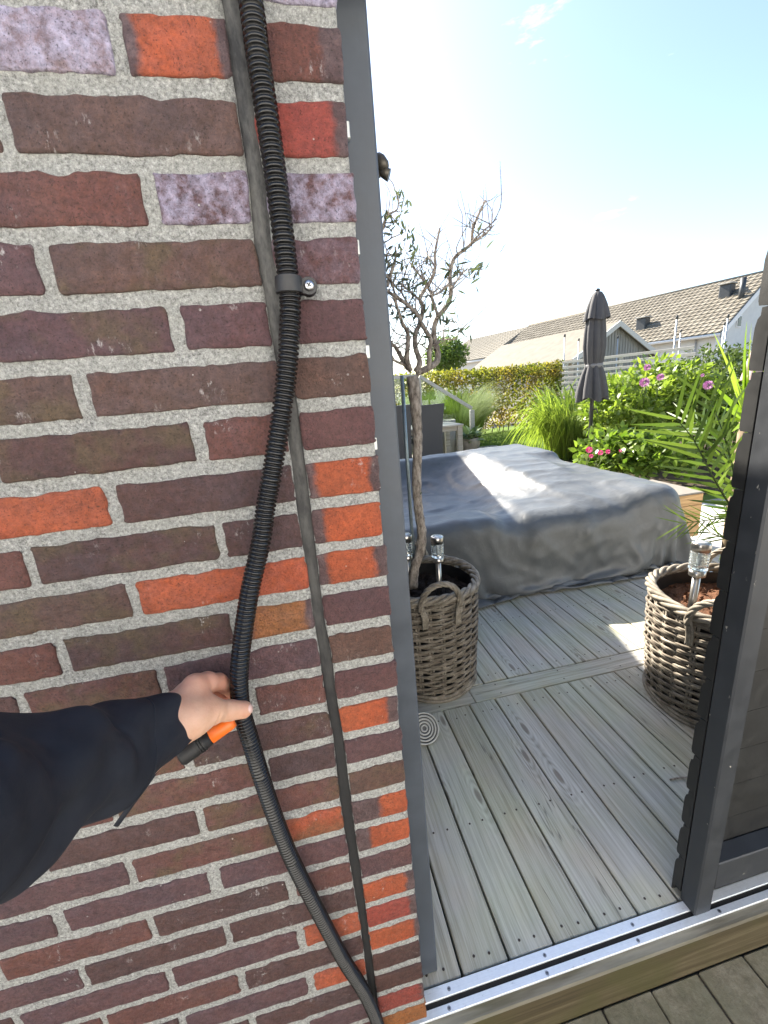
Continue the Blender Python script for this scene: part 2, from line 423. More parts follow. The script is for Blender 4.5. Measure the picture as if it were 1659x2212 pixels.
# ---- bricks
def brick(xl, xr, z0, z1, color, flL=0.0, flR=0.0, sky_sheen=0.0, olive=0.0, corner=False, dy=0.0):
    """xl, xr: functions of z.  Outline with uneven arrises, rounded corners, slightly cushioned face."""
    zm = (z0 + z1) / 2; L = xr(zm) - xl(zm); h = z1 - z0
    e = np.array([0, .0007, .0018, .0035, .0065])                  # fine spacing along the arrises
    nc = max(int(L / 0.0050), 3); cu = np.concatenate([e, np.linspace(.0065, L - .0065, nc + 1)[1:-1], L - e[::-1]]) / L
    nr = 8; ct = np.concatenate([e, np.linspace(.0065, h - .0065, nr + 1)[1:-1], h - e[::-1]]) / h
    m, n = len(cu), len(ct)
    jb = smooth_noise(m, 0.0006, L / .022) + smooth_noise(m, .0005, L / .008); jt = smooth_noise(m, 0.0010, L / .020) + smooth_noise(m, .0007, L / .008)
    jl, jr = smooth_noise(n, .0008, 5), smooth_noise(n, .0008, 5)
    tl = random.uniform(-.0012, .0012); rcs = [random.uniform(.0015, .0050) for _ in range(4)]
    U, Tt = np.meshgrid(cu, ct, indexing='ij')
    def rnd(u, r): d = u * L; return np.where(d < r, r - np.sqrt(np.maximum(r * r - (r - np.minimum(d, r)) ** 2, 0)), 0)
    zb = z0 + jb + tl * (cu - .5) + rnd(cu, rcs[0]) + rnd(1 - cu, rcs[1]); zt = z1 + jt + tl * (cu - .5) - rnd(cu, rcs[2]) - rnd(1 - cu, rcs[3])
    Z = zb[:, None] + Tt * (zt - zb)[:, None]
    xa = np.array([xl(z) for z in z0 + ct * h]) + jl; xb_ = np.array([xr(z) for z in z0 + ct * h]) + jr
    X = xa[None] + U * (xb_ - xa)[None]
    D_ = np.minimum(np.minimum(U * L, (1 - U) * L), np.minimum(Tt * h, (1 - Tt) * h))
    Yv = WY + dy + .0022 * np.exp(-D_ / .0011) - .0004 * np.minimum(D_ / .01, 1)
    Pf = np.stack([X, Yv, Z], -1).reshape(-1, 3); sd_ = random.randint(1, 60)
    soft = np.minimum(D_.ravel() / .003, 1) * .7 + .3
    Pf[:, 1] += soft * (.0005 * vnoise(Pf, 40, sd_) + .00045 * vnoise(Pf, 110, sd_ + 1) + .0003 * vnoise(Pf, 240, sd_ + 2))
    idx = np.arange(m * n).reshape(m, n)
    F = [(idx[i, k], idx[i + 1, k], idx[i + 1, k + 1], idx[i, k + 1]) for i in range(m - 1) for k in range(n - 1)]
    rim_ = list(idx[:, 0]) + list(idx[-1, 1:]) + list(idx[-2::-1, -1]) + list(idx[0, -2:0:-1])
    Bk = Pf[rim_].copy(); Bk[:, 1] = WY + .012; o = len(Pf); V = np.vstack([Pf, Bk]); q_ = len(rim_)
    F += [(rim_[k], o + k, o + (k + 1) % q_, rim_[(k + 1) % q_]) for k in range(q_)]
    if corner:
        xe = CORNER - 0.003
        b = len(V); V = np.vstack([V, box(xr(zm) - 0.03, xr(zm) - 0.0012, WY + 0.004 + dy, WY + 0.107, z0 + 0.001, z1 - 0.001)[0]])
        F += [[i + b for i in f] for f in box(0, 1, 0, 1, 0, 1)[1]]
    a, bx = xl(zm), xr(zm)
    ob = mk('brick', V, F, M_BRICK, wall, True, {'du': V[:, 0] - a, 'dv': bx - V[:, 0]})
    ob.color = (*color, 1.0)
    ob['flL'] = float(flL); ob['flR'] = float(flR); ob['sky_sheen'] = float(sky_sheen); ob['olive'] = float(olive)
    return ob
DK, BR, PU, RB, RD, OR, OC, LI = ((0.072, 0.032, 0.027), (0.094, 0.048, 0.037), (0.092, 0.041, 0.041), (0.112, 0.041, 0.031), (0.25, 0.046, 0.032), (0.33, 0.068, 0.025), (0.26, 0.088, 0.026), (0.20, 0.14, 0.16))
# courses from the one above the bed joint downwards; bricks left of the slot as (left, right) source columns, None = at the slot / as far as the bond runs
COURSES = {
 -1: ([(None, 150, BR), (205, 660, PU, 'g'), (715, 's', PU, 'g')], LI, dict(sky_sheen=0.8)),
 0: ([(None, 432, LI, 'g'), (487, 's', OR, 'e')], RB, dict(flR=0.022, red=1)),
 1: ([(None, -25, BR), (29, 's', BR)], RD, dict(flR=0.016)),
 2: ([(None, 560, RB), (620, 's', PU, 'g')], PU, dict(sky_sheen=0.7)),
 3: ([(None, 148, PU), (207, 's', BR, 'o')], PU, dict(sky_sheen=0.15, red=1)),
 4: ([(None, 668, PU, 'o'), (723, 's', PU)], PU, {}),
 5: ([(None, 296, BR, 'o'), (354, 's', BR)], BR, {}),
 6: ([(None, 757, DK, 'o'), (810, 's', RB)], PU, {}),
 7: ([(None, 420, OR), (470, 's', DK)], OR, dict(flL=0.012, flR=0.014)),
 8: ([(None, 96, RB), (139, 852, DK, 'o'), (886, 's', DK)], OR, dict(flL=0.016)),
 9: ([(None, 507, BR, 'o'), (547, 's', OR)], OR, dict(flL=0.014, flR=0.018)),
 10: ([(None, 222, RB), (266, 908, DK, 'o'), (962, 's', OC, 'e')], PU, {}),
 11: ([(None, 70, DK), (112, 622, RB, 'o'), (656, 's', PU)], BR, {}),
 12: ([(None, 345, RB), (390, 955, DK), (1014, 's', RB)], PU, {}),
 13: ([(None, 175, BR), (215, 712, RB, 'o'), (752, 's', DK, 'o')], OR, dict(flR=0.02)),
 14: ([(None, 428, RB), (455, 1022, RB, 'o'), (1064, 's', DK)], PU, {}),
 15: ([(None, 132, RB), (178, 776, DK), (806, 's', RB, 'o')], BR, dict(olive=0.8)),
 16: ([(None, 498, PU), (530, 1079, RB, 'o'), (1115, 's', OR, 'o')], OR, dict(flL=0.05)),
 17: ([(None, 212, PU), (260, 822, PU), (873, 's', PU)], OR, dict(flL=0.025)),
 18: ([(None, -28, RB), (8, 585, RB), (613, 1129, DK), (1166, 's', RB)], PU, {}),
 19: ([(None, 316, PU), (343, 886, DK), (912, 's', DK)], OR, dict(flR=0.018)),
 20: ([(None, 60, DK), (90, 655, PU), (686, 1171, PU), (1203, 's', OR)], RD, dict(flR=0.014)),
 21: ([(None, 405, RB), (432, 939, RB), (970, 's', DK)], OR, dict(flR=0.012)),
 22: ([(None, 160, RB), (190, 708, DK), (738, 1208, PU), (1240, 's', OR)], DK, {}),
 23: ([(None, 440, PU), (475, 985, DK), (1013, 's', DK)], DK, {}),
 24: ([(None, 700, RB), (735, 1195, DK), (1225, 's', PU)], RD, dict(flR=0.006)),
 25: ([(None, 450, RB), (480, 960, DK), (990, 's', RB)], OC, {}),
}
def const(v): return lambda z, v=v: v
for n in range(-5, 26):
    zc = Z_AB + PIT * 0.5 - n * PIT + random.gauss(0, 0.0006); hb = 0.0506 - 0.0022 * min(max((n + 2) / 26, 0), 1) + random.gauss(0, 0.0006)
    z0, z1 = zc - hb / 2, zc + hb / 2
    if z1 > Z_TOP: continue
    if n in COURSES:
        left, rc_, rkw = COURSES[n]
        row = [(a, b, c, f[0] if f else '') for a, b, c, *f in left]
    else:
        off = 0.06 if n % 2 else -0.06; row = None
        left = []; x = slot_l(zc); first = 0.10 if n % 2 else 0.215
        e = 's'; xs = []
        while x > -1.4:
            L = first if e == 's' else 0.215
            xs.append((x - L, x if e != 's' else None)); x = x - L - 0.018; e = ''
        for a, b in xs:
            brick(const(a), (lambda z: slot_l(z) - 0.0006) if b is None else const(b), z0, z1, random.choice((DK, BR, PU, RB, RB, OR)), dy=random.uniform(0, 0.0008))
        rc_, rkw = random.choice((DK, BR, PU, OR)), {}
    if row is not None:
        x_first = None
        for a, b, c, f in row:
            if a is None: x_first = wall_x(b, zc); cfirst = c; ffirst = f; continue
            xa = wall_x(a, zc); fb = (lambda z: slot_l(z) - 0.0006) if b == 's' else const(wall_x(b, zc))
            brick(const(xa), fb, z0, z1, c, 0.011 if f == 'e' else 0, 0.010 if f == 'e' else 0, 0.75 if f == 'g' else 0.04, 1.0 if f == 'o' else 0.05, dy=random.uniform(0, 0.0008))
        x = x_first; first = True
        while x > -1.25:                                           # the bond runs on past the picture
            L = 0.222
            if x - L < -1.44: break
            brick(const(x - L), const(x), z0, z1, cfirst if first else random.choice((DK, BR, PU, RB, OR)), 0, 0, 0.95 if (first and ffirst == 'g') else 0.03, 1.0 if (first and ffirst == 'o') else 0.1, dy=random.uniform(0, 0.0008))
            x -= L + 0.019; first = False
    e = CORNER + random.uniform(-0.0018, 0.0018); kw = {k: v for k, v in rkw.items() if k != 'red'}
    ob = brick(lambda z: slot_r(z) + 0.0006, const(e), z0, z1, rc_, corner=True, dy=random.uniform(0, 0.0006), **kw)

# ================================================================== corrugated conduit, clip
def mat_black_plastic(name, rough=0.3, v=0.012):
    t = NT(name); p = t.pos(); n = t.noise(p, 60, 5)
    return t.bsdf(t.ramp(n, [(0.3, (v, v, v * 1.1)), (0.75, (v * 2.0, v * 2.0, v * 2.1))]), t.ramp(n, [(0.3, rough), (0.8, rough + 0.14)]), 0, None, 0.5)
M_COND = mat_black_plastic("conduit_plastic", 0.13, 0.004)
_cp = [(505, -190, .562), (541, 0, .560), (559, 132, .560), (583, 291, .561), (608, 476, .562), (624, 617, .562), (627, 681, .561), (621, 787, .559), (608.5, 892, .556), (587, 1025, .552),
       (574, 1097, .549), (562.5, 1177, .546), (539, 1282, .542), (523, 1388, .539), (516.5, 1468, .537), (522, 1534, .537), (541, 1600, .539), (562.5, 1672, .543), (594, 1765, .547), (631, 1857, .551),
       (684, 1963, .556), (740, 2069, .560), (782, 2135, .562), (812, 2200, .562), (828, 2262, .562), (836, 2330, .561)]
CP = np.array([on_y(x, y, Y) for x, y, Y in _cp])
length = np.linalg.norm(np.diff(CP, axis=0), axis=1).sum()
rib = 0.0058; nr = int(length / rib); per = 6
path = resample(CP, nr * per + 1)
ph = np.arange(nr * per + 1) % per
prof = np.array([0.0104, 0.0106, 0.0126, 0.0130, 0.0130, 0.0126])[ph]
V, F = tube(path, prof, 20)
cond = mk('corrugated_conduit', V, F, M_COND, None, True)
tag(cond, 'black corrugated plastic conduit bowing down the brick wall past the hand', 'conduit')
CPATH = path
# saddle clip with its screw
cc = on_y(624, 617, .562); i0 = int(np.argmin(np.linalg.norm(path - cc, axis=1))); T, N_, B_ = frames(path[i0 - 12:i0 + 13]); ax = T[12]
clip = thing('pipe_clip', 'black plastic saddle clip screwed to the wall over the conduit', 'clip', tuple(cc))
M_CLIP = mat_black_plastic("clip_plastic", 0.42, 0.016)
u = np.cross(ax, [0, 1, 0]); u /= np.linalg.norm(u)                     # across the conduit, roughly +x or -x
if u[0] < 0: u = -u
w = np.cross(u, ax); w = w if w[1] > 0 else -w                          # towards the wall
V = []; F = []; na = 20; hw = 0.0085
rad = [(0.0133, -hw), (0.0158, -hw), (0.0158, hw), (0.0133, hw)]
arc = [math.radians(-205 + 230 * i / na) for i in range(na + 1)]
for a in arc:
    for r, l in rad: V.append(path[i0] + u * r * math.cos(a) + w * r * math.sin(a) + ax * l)
for i in range(na):
    for k in range(4): l = (k + 1) % 4; F.append((i * 4 + k, i * 4 + l, (i + 1) * 4 + l, (i + 1) * 4 + k))
F += [(0, 1, 2, 3), (na * 4 + 3, na * 4 + 2, na * 4 + 1, na * 4)]
mk('band', V, F, M_CLIP, clip, False)
ec = path[i0] + u * 0.0235 + w * 0.004
ev = lathe([(0.0, -0.004), (0.0098, -0.004), (0.0102, -0.003), (0.0102, 0.0085), (0.0, 0.0085)], ec, 20, w)
m_ = MB(); m_.add(*ev); b_ = box(-0.011, 0.004, -0.0085, 0.0085, -0.0035, 0.008); m_.add(xform(b_[0], ec, u, ax, w), b_[1]); m_.build('ear', M_CLIP, clip, False)
t = NT("zinc_screw"); M_ZINC = t.bsdf(t.ramp(t.noise(t.pos(), 300, 3), [(0.3, (0.52, 0.53, 0.55)), (0.7, (0.75, 0.76, 0.78))]), 0.3, 1.0)
sc_ = lathe([(0.0, -0.0005), (0.0058, -0.0005), (0.0062, 0.0008), (0.0052, 0.0022), (0.003, 0.0030), (0.0, 0.0032)], ec - w * 0.0042, 20, -w)
screw = mk('screw', sc_[0], sc_[1], M_ZINC, clip, True)
m_ = MB()
for q in (0.6, 0.6 + math.pi / 2):
    d1 = u * math.cos(q) + ax * math.sin(q); d2 = np.cross(d1, w)
    b_ = box(-0.0030, 0.0030, -0.0006, 0.0006, -0.0012, 0.0006); m_.add(xform(b_[0], ec - w * 0.0070, d1, d2, w), b_[1])
m_.build('cross_slot', mat_black_plastic("screw_recess", 0.7, 0.006), screw)
# ================================================================== ground, lawn, paving, deck
def mat_deck():
    t = NT("weathered_deck"); oc = t.coord('Object'); oi = t.n('ObjectInfo'); p = t.pos()
    r = oi.outputs['Random']
    v = t.n('VectorMath', {0: oc, 1: t.n('CombineXYZ', {'X': t.math('MULTIPLY', r, 31.0), 'Y': t.math('MULTIPLY', r, 57.0), 'Z': t.math('MULTIPLY', r, 13.0)})}, operation='ADD').outputs[0]
    warp = t.n('TexNoise', {'Vector': t.map(v, (6, 1.2, 6)), 'Scale': 1.0, 'Detail': 2.0}).outputs['Color']
    v2 = t.n('VectorMath', {0: v, 1: t.n('VectorMath', {0: warp, 'Scale': 0.03}, operation='SCALE').outputs[0]}, operation='ADD').outputs[0]
    # knots: rare voronoi cells, rings around them
    kv = t.n('TexVoronoi', {'Vector': t.map(v2, (9, 2.6, 0.0)), 'Scale': 1.0}, feature='F1', voronoi_dimensions='2D')
    kd = kv.outputs['Distance']; ksel = t.math('GREATER_THAN', t.n('SeparateColor', {'Color': kv.outputs['Color']}).outputs[0], 0.72)
    kn = t.math('MULTIPLY', t.ramp(kd, [(0.0, 1.0), (0.045, 0.9), (0.085, 0.0)]), ksel)
    halo = t.math('MULTIPLY', t.ramp(kd, [(0.0, 1.0), (0.42, 0.0)]), ksel)
    ringn = t.math('SINE', t.math('MULTIPLY', kd, 70.0))
    grain = t.noise(t.map(v2, (85, 2.2, 85)), 1.0, 6, 0.62, 0.4)
    fine = t.noise(t.map(v2, (330, 7, 330)), 1.0, 4, 0.6)
    g = t.math('ADD', t.math('MULTIPLY', grain, 0.7), t.math('MULTIPLY', fine, 0.3))
    g = t.math('ADD', g, t.math('MULTIPLY', t.math('MULTIPLY', ringn, halo), 0.10))
    c = t.ramp(g, [(0.26, (0.21, 0.192, 0.16)), (0.42, (0.40, 0.385, 0.34)), (0.56, (0.53, 0.515, 0.47)), (0.76, (0.64, 0.63, 0.59))])
    c = t.mix(t.math('MULTIPLY', t.math('FRACT', t.math('MULTIPLY', r, 7.3)), 0.5), c, t.mix(1.0, c, (0.78, 0.74, 0.66), 'MULTIPLY'), 'MIX')
    wash = t.ramp(t.noise(p, 3.1, 4), [(0.40, 0.0), (0.62, 0.8)])
    c = t.mix(wash, c, t.mix(1.0, c, (0.94, 1.0, 0.84), 'MULTIPLY'))
    warmw = t.ramp(t.noise(t.map(p, (1, 0.5, 1)), 7.0, 4), [(0.45, 0.0), (0.7, 0.45)])
    c = t.mix(warmw, c, t.mix(1.0, c, (1.12, 0.97, 0.80), 'MULTIPLY'))
    c = t.mix(t.math('MULTIPLY', kn, 0.75), c, (0.15, 0.115, 0.085))
    crk = t.ramp(t.noise(t.map(v2, (24, 0.9, 1)), 1.0, 3, 0.5), [(0.492, 0.0), (0.5, 1.0), (0.508, 0.0)])
    crk = t.math('MULTIPLY', crk, t.math('GREATER_THAN', r, 0.6))
    c = t.mix(t.math('MULTIPLY', crk, 0.6), c, (0.07, 0.06, 0.05))
    h = t.math('SUBTRACT', g, t.math('MULTIPLY', crk, 1.0))
    return t.bsdf(c, 0.72, 0, t.bump(h, 0.55, 0.0025), 0.35)
M_DECK = mat_deck()
def mat_lawn():
    t = NT("lawn_grass"); p = t.pos()
    n = t.noise(p, 70, 4); b = t.noise(p, 1.3, 4)
    c = t.ramp(n, [(0.3, (0.075, 0.135, 0.018)), (0.7, (0.18, 0.27, 0.045))])
    c = t.mix(t.ramp(b, [(0.4, 0.0), (0.7, 0.5)]), c, (0.15, 0.19, 0.04))
    return t.bsdf(c, 0.9, 0, t.bump(n, 1.0, 0.03), 0.2)
def mat_slab(name, col, sc=60):
    t = NT(name); p = t.pos(); n = t.noise(p, sc, 6, 0.65)
    r = t.rnd(); k = t.n('MapRange', {'Value': r, 'To Min': 0.86, 'To Max': 1.12}).outputs[0]
    c = t.ramp(n, [(0.25, tuple(x * 0.72 for x in col)), (0.55, col), (0.8, tuple(min(x * 1.22, 1) for x in col))])
    c = t.mix(1.0, c, t.n('CombineColor', {0: k, 1: k, 2: k}).outputs[0], 'MULTIPLY')
    return t.bsdf(c, 0.85, 0, t.bump(n, 0.4, 0.003), 0.3)
def sheet(name, x0, x1, y0, y1, z, mat, kind='structure', label=None, cat=None):
    o = mk(name, [(x0, y0, z), (x1, y0, z), (x1, y1, z), (x0, y1, z)], [(0, 1, 2, 3)], mat)
    return tag(o, label, cat, kind=kind)
sheet('ground', -150, 250, -60, 320, -0.175, mat_slab("bare_earth", (0.20, 0.175, 0.14), 14))
lawn = sheet('lawn', -12, 14, 2.3, 13.2, -0.10, mat_lawn())

# paving on the near side
M_PAVER = None
def mat_paver():
    t = NT("paver_stone"); p = t.pos(); n = t.noise(p, 42, 7, 0.7); r = t.rnd()
    c = t.ramp(n, [(0.28, (0.13, 0.108, 0.066)), (0.5, (0.25, 0.215, 0.14)), (0.72, (0.38, 0.34, 0.24))])
    c = t.mix(t.ramp(t.noise(p, 9, 3), [(0.4, 0.0), (0.65, 0.6)]), c, (0.13, 0.135, 0.065))
    c = t.mix(t.math('MULTIPLY', r, 0.35), c, (0.24, 0.20, 0.15))
    return t.bsdf(c, 0.85, 0, t.bump(t.noise(p, 160, 6, 0.7), 0.5, 0.003), 0.3)
M_PAVER = mat_paver()
paving = tag(mk('paving', *box(-1.6, 2.4, -1.4, 0.5595, -0.170, -0.139), plain("joint_sand", (0.075, 0.06, 0.045), 0.95, scale=60)), 'brown stone block paving below the timber sill', 'paving', kind='structure')
pv, pf = cbox(0.0, 0.1345, 0.0, 0.2745, -0.165, -0.130, 0.003)
pme = bpy.data.meshes.new('paver'); pme.from_pydata(np.asarray(pv).tolist(), [], pf); pme.materials.append(M_PAVER)
for i in range(-3, 11):
    for j in range(5):
        o = bpy.data.objects.new('paver', pme); COL.objects.link(o); o.parent = paving
        o.location = (0.124 + 0.14 * i + random.uniform(-.001, .001), 0.5645 - 0.28 * (j + 1) + (0.14 if i % 2 else 0.0) * (-1 if True else 0), random.uniform(-0.002, 0.001))
        o.rotation_euler = (random.uniform(-.004, .004), random.uniform(-.004, .004), 0)
for i in range(-3, 11):                                            # half pavers closing the staggered rows against the sill
    if i % 2:
        v2, f2 = cbox(0.0, 0.1345, 0.0, 0.1345, -0.165, -0.130, 0.003)
        mk('half_paver', np.asarray(v2) + (0.124 + 0.14 * i, 0.5645 - 0.14, 0), f2, M_PAVER, paving)

# deck: planks one by one
DP, DX0 = 0.1235, 0.459
deck = tag(mk('deck', *box(-0.75, 3.10, 0.66, 4.93, -0.10, -0.034), plain("deck_joists", (0.035, 0.028, 0.022), 0.95, scale=20)), 'grey weathered timber deck behind the sliding gate', 'deck', kind='structure')
def plank(x, y0, y1, w=DP - 0.0065, along='y'):
    z1 = random.uniform(-0.0012, 0.0004); L = y1 - y0
    V, F = cbox(-w / 2, w / 2, -L / 2, L / 2, -0.028, z1, 0.0028)
    V = np.asarray(V)
    o = mk('plank', V, F, M_DECK, None)
    if along == 'y': o.location = (x, (y0 + y1) / 2, 0)
    else: o.location = ((y0 + y1) / 2, x, 0); o.rotation_euler = (0, 0, math.pi / 2)
    o.parent = deck
    return o
scr = []
for n in range(-10, 22):
    x = DX0 + DP * (n + 0.5)
    if x > 3.06: continue
    if x < 2.3:
        plank(x, 0.640, 1.4835 + random.uniform(-.002, .001))
        for y in (0.664, 0.983, 1.425):
            for s in (-0.021, 0.021): scr.append((x + s + random.uniform(-.003, .003), y + random.uniform(-.004, .004)))
    else:
        plank(x, 0.9, 1.4835)
    plank(x, 1.594 + random.uniform(-.001, .002), 4.90)
    for y in (1.64, 2.08, 2.52): 
        for s in (-0.021, 0.021): scr.append((x + s + random.uniform(-.003, .003), y + random.uniform(-.004, .004)))
plank(1.5385, -0.7, 0.62 - 0.003, 0.1015, 'x'); plank(1.5385, 0.62, 3.05, 0.1015, 'x')
for i in range(7):
    for s in (-0.03, 0.03): scr.append((0.45 + 0.31 * i + random.uniform(-.01, .01), 1.5385 + s))
m_ = MB()
for x, y in scr: m_.add(*lathe([(0.0034, 0.0004), (0.0034, 0.0010), (0.0, 0.0008)], (x, y, 0), 8))
tag(m_.build('screw_heads', plain("rusty_screw", (0.07, 0.05, 0.04), 0.6, 0.4), deck), kind='stuff')

# patio behind the deck and the pale terrace beside it, slabs one by one where they show
patio = tag(mk('patio', *box(-3.0, 4.55, 4.96, 9.45, -0.16, -0.082), plain("patio_bed", (0.20, 0.18, 0.15), 0.95)), 'pale paved patio under the dining table', 'patio', kind='structure')
M_SLAB = mat_slab("patio_slab", (0.42, 0.39, 0.34)); sv, sf = cbox(0, 0.412, 0, 0.412, -0.11, -0.070, 0.004)
sme = bpy.data.meshes.new('slab'); sme.from_pydata(np.asarray(sv).tolist(), [], sf); sme.materials.append(M_SLAB)
for i in range(18):
    for j in range(10):
        o = bpy.data.objects.new('slab', sme); COL.objects.link(o); o.parent = patio
        o.location = (-3.0 + 0.42 * i, 4.97 + 0.42 * j + 0.1, random.uniform(-0.002, 0.001))
terr = tag(mk('terrace', *box(3.12, 5.3, 0.6, 3.72, -0.16, -0.082), plain("terrace_bed", (0.3, 0.28, 0.25), 0.95)), 'bright sunlit slab terrace beside the deck', 'terrace', kind='structure')
M_SLAB2 = mat_slab("terrace_slab", (0.55, 0.53, 0.49)); s2 = sme.copy(); s2.materials.clear(); s2.materials.append(M_SLAB2)
for i in range(5):
    for j in range(7):
        o = bpy.data.objects.new('slab', s2); COL.objects.link(o); o.parent = terr
        o.location = (3.13 + 0.42 * i, 0.7 + 0.42 * j, random.uniform(-0.002, 0.001))

# ================================================================== sill beam, gate track, gate, post
def mat_sill():
    t = NT("treated_sill"); p = t.pos()
    v = t.map(p, (1.6, 60, 60)); g = t.noise(v, 1.0, 6, 0.62, 0.5)
    c = t.ramp(g, [(0.3, (0.040, 0.030, 0.015)), (0.5, (0.075, 0.058, 0.030)), (0.72, (0.13, 0.105, 0.06))])
    c = t.mix(t.ramp(t.noise(p, 6, 3), [(0.42, 0.0), (0.62, 0.7)]), c, (0.065, 0.060, 0.022))
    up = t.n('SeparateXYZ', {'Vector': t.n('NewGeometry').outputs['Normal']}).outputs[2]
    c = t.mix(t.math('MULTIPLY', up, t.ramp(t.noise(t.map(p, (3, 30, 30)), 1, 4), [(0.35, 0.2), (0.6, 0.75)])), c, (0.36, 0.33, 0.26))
    return t.bsdf(c, 0.8, 0, t.bump(g, 0.5, 0.003), 0.3)
sill = mk('sill_beam', *cbox(-0.62, 2.6, 0.5612, 0.6375, -0.137, -0.0032, 0.004), mat_sill())
tag(sill, 'greenish treated timber sill beam under the metal gate track', 'beam')
def mat_alu():
    t = NT("track_aluminium"); p = t.pos(); g = t.noise(t.map(p, (6, 500, 500)), 1, 4); n = t.noise(p, 120, 5)
    c = t.ramp(t.math('ADD', t.math('MULTIPLY', g, .5), t.math('MULTIPLY', n, .5)), [(0.3, (0.78, 0.80, 0.82)), (0.7, (0.92, 0.94, 0.96))])
    dirt = t.ramp(t.noise(t.map(p, (1, 2, 1)), 60, 5, .75), [(0.6, 0.0), (0.75, 0.6)])
    return t.bsdf(t.mix(dirt, c, (0.35, 0.34, 0.32)), t.ramp(n, [(0.3, 0.32), (0.7, 0.5)]), 0.45, t.bump(g, 0.1, 0.0005), 0.5)
M_ALU = mat_alu()
track = thing('gate_track', 'pale aluminium floor track with a dark slot on the sill', 'track', (0.6, 0.609, 0.0))
mk('back_strip', *cbox(-0.6, 2.6, 0.6125, 0.6350, -0.0028, 0.0035, 0.0008), M_ALU, track)
mk('front_strip', *cbox(-0.6, 2.6, 0.5845, 0.6010, -0.0028, 0.0035, 0.0008), M_ALU, track)
mk('slot', *box(-0.6, 2.6, 0.6008, 0.6127, -0.0029, -0.0012), plain("slot_dark", (0.025, 0.021, 0.017), 0.9, scale=120), track)  # near-black strip as the floor between the two strips
M_TS = plain("track_screw", (0.33, 0.33, 0.34), 0.4, 0.9)
M_TR = plain("screw_recess_dark", (0.03, 0.03, 0.03), 0.6)
for x, y in ((0.171, 0.6235), (0.160, 0.5925), (0.422, 0.6235), (0.409, 0.5925), (0.672, 0.6235), (0.661, 0.5925), (0.906, 0.5925), (1.17, 0.5925)):
    s_ = mk('screw', *lathe([(0.0044, 0.0033), (0.0044, 0.0041), (0.003, 0.0044), (0.0, 0.0044)], (x, y, 0), 14), M_TS, track, False)
    mk('recess', *lathe([(0.0018, 0.0043), (0.0018, 0.0049), (0.0, 0.0049)], (x, y, 0), 8), M_TR, s_, False)

def mat_paint(name, col, chips=True):
    t = NT(name); p = t.pos(); n = t.noise(p, 22, 5); g = t.noise(t.map(p, (90, 90, 5)), 1, 4)
    c = t.ramp(n, [(0.3, tuple(x * 0.86 for x in col)), (0.7, tuple(x * 1.16 for x in col))])
    if chips:
        ch = t.math('MULTIPLY', t.ramp(t.noise(t.map(p, (1, 1, 0.55)), 62, 4, 0.62), [(0.685, 0.0), (0.70, 1.0)]), t.ramp(t.noise(p, 9, 2), [(0.45, 0.0), (0.55, 1.0)]))
        c = t.mix(ch, c, (0.45, 0.42, 0.36))
    return t.bsdf(c, t.ramp(n, [(0.3, 0.42), (0.7, 0.58)]), 0, t.bump(g, 0.25, 0.0012), 0.5)
M_GATE = mat_paint("gate_paint", (0.034, 0.037, 0.042))
M_GATE2 = mat_paint("gate_boards_paint", (0.019, 0.019, 0.0185), False)
gate = thing('sliding_gate', 'charcoal painted sliding gate clad with lapped boards', 'gate', (0.86, 0.62, 0.0))
GX0, GX1 = 0.836, 2.05
mk('stile', *cbox(GX0, 0.8865, 0.599, 0.6445, 0.0005, 1.838, 0.0035), M_GATE, gate)
mk('stile', *cbox(GX1 - 0.05, GX1, 0.599, 0.6445, 0.012, 1.838, 0.0025), M_GATE, gate)
mk('rail', *cbox(0.8867, GX1 - 0.0502, 0.601, 0.6440, 0.076, 0.167, 0.0025), M_GATE, gate)
mk('rail', *cbox(0.8867, GX1 - 0.0502, 0.601, 0.6440, 1.745, 1.836, 0.0025), M_GATE, gate)
PB = 0.1112
for k in range(-1, 17):
    zt = 0.134 + PB * k; zb = zt - PB + 0.0008                    # one lapped board: thin top, thick lower edge that juts out
    if zb < 0.02: zb = 0.034
    if zt > 1.86: zt = 1.845
    y0 = 0.6450; prof = [(y0, zb), (y0 + 0.0232, zb + 0.002), (y0 + 0.0256, zb + 0.010), (y0 + 0.0250, zt - 0.034), (y0 + 0.0222, zt - 0.020), (y0 + 0.0176, zt - 0.014), (y0 + 0.0172, zt - 0.001), (y0, zt)]
    xa, xb = GX0 + random.uniform(-0.0006, 0.001), GX1
    V = [(xa, y, z) for y, z in prof] + [(xb, y, z) for y, z in prof]; n = len(prof)
    F = [tuple(range(n)), tuple(range(2 * n - 1, n - 1, -1))] + [(i, i + n, (i + 1) % n + n, (i + 1) % n) for i in range(n)]
    mk('lap_board', V, F, M_GATE2, gate)
# overhead rail the gate hangs from
rail = thing('gate_rail', 'dark overhead rail carrying the sliding gate', 'rail', (0.9, 0.62, 1.862))
mk('beam', *cbox(-0.1, 2.3, 0.590, 0.676, 1.896, 2.03, 0.004), M_GATE, rail)
mk('channel', *cbox(-0.05, 2.25, 0.600, 0.628, 1.862, 1.8958, 0.002), M_GATE, rail)

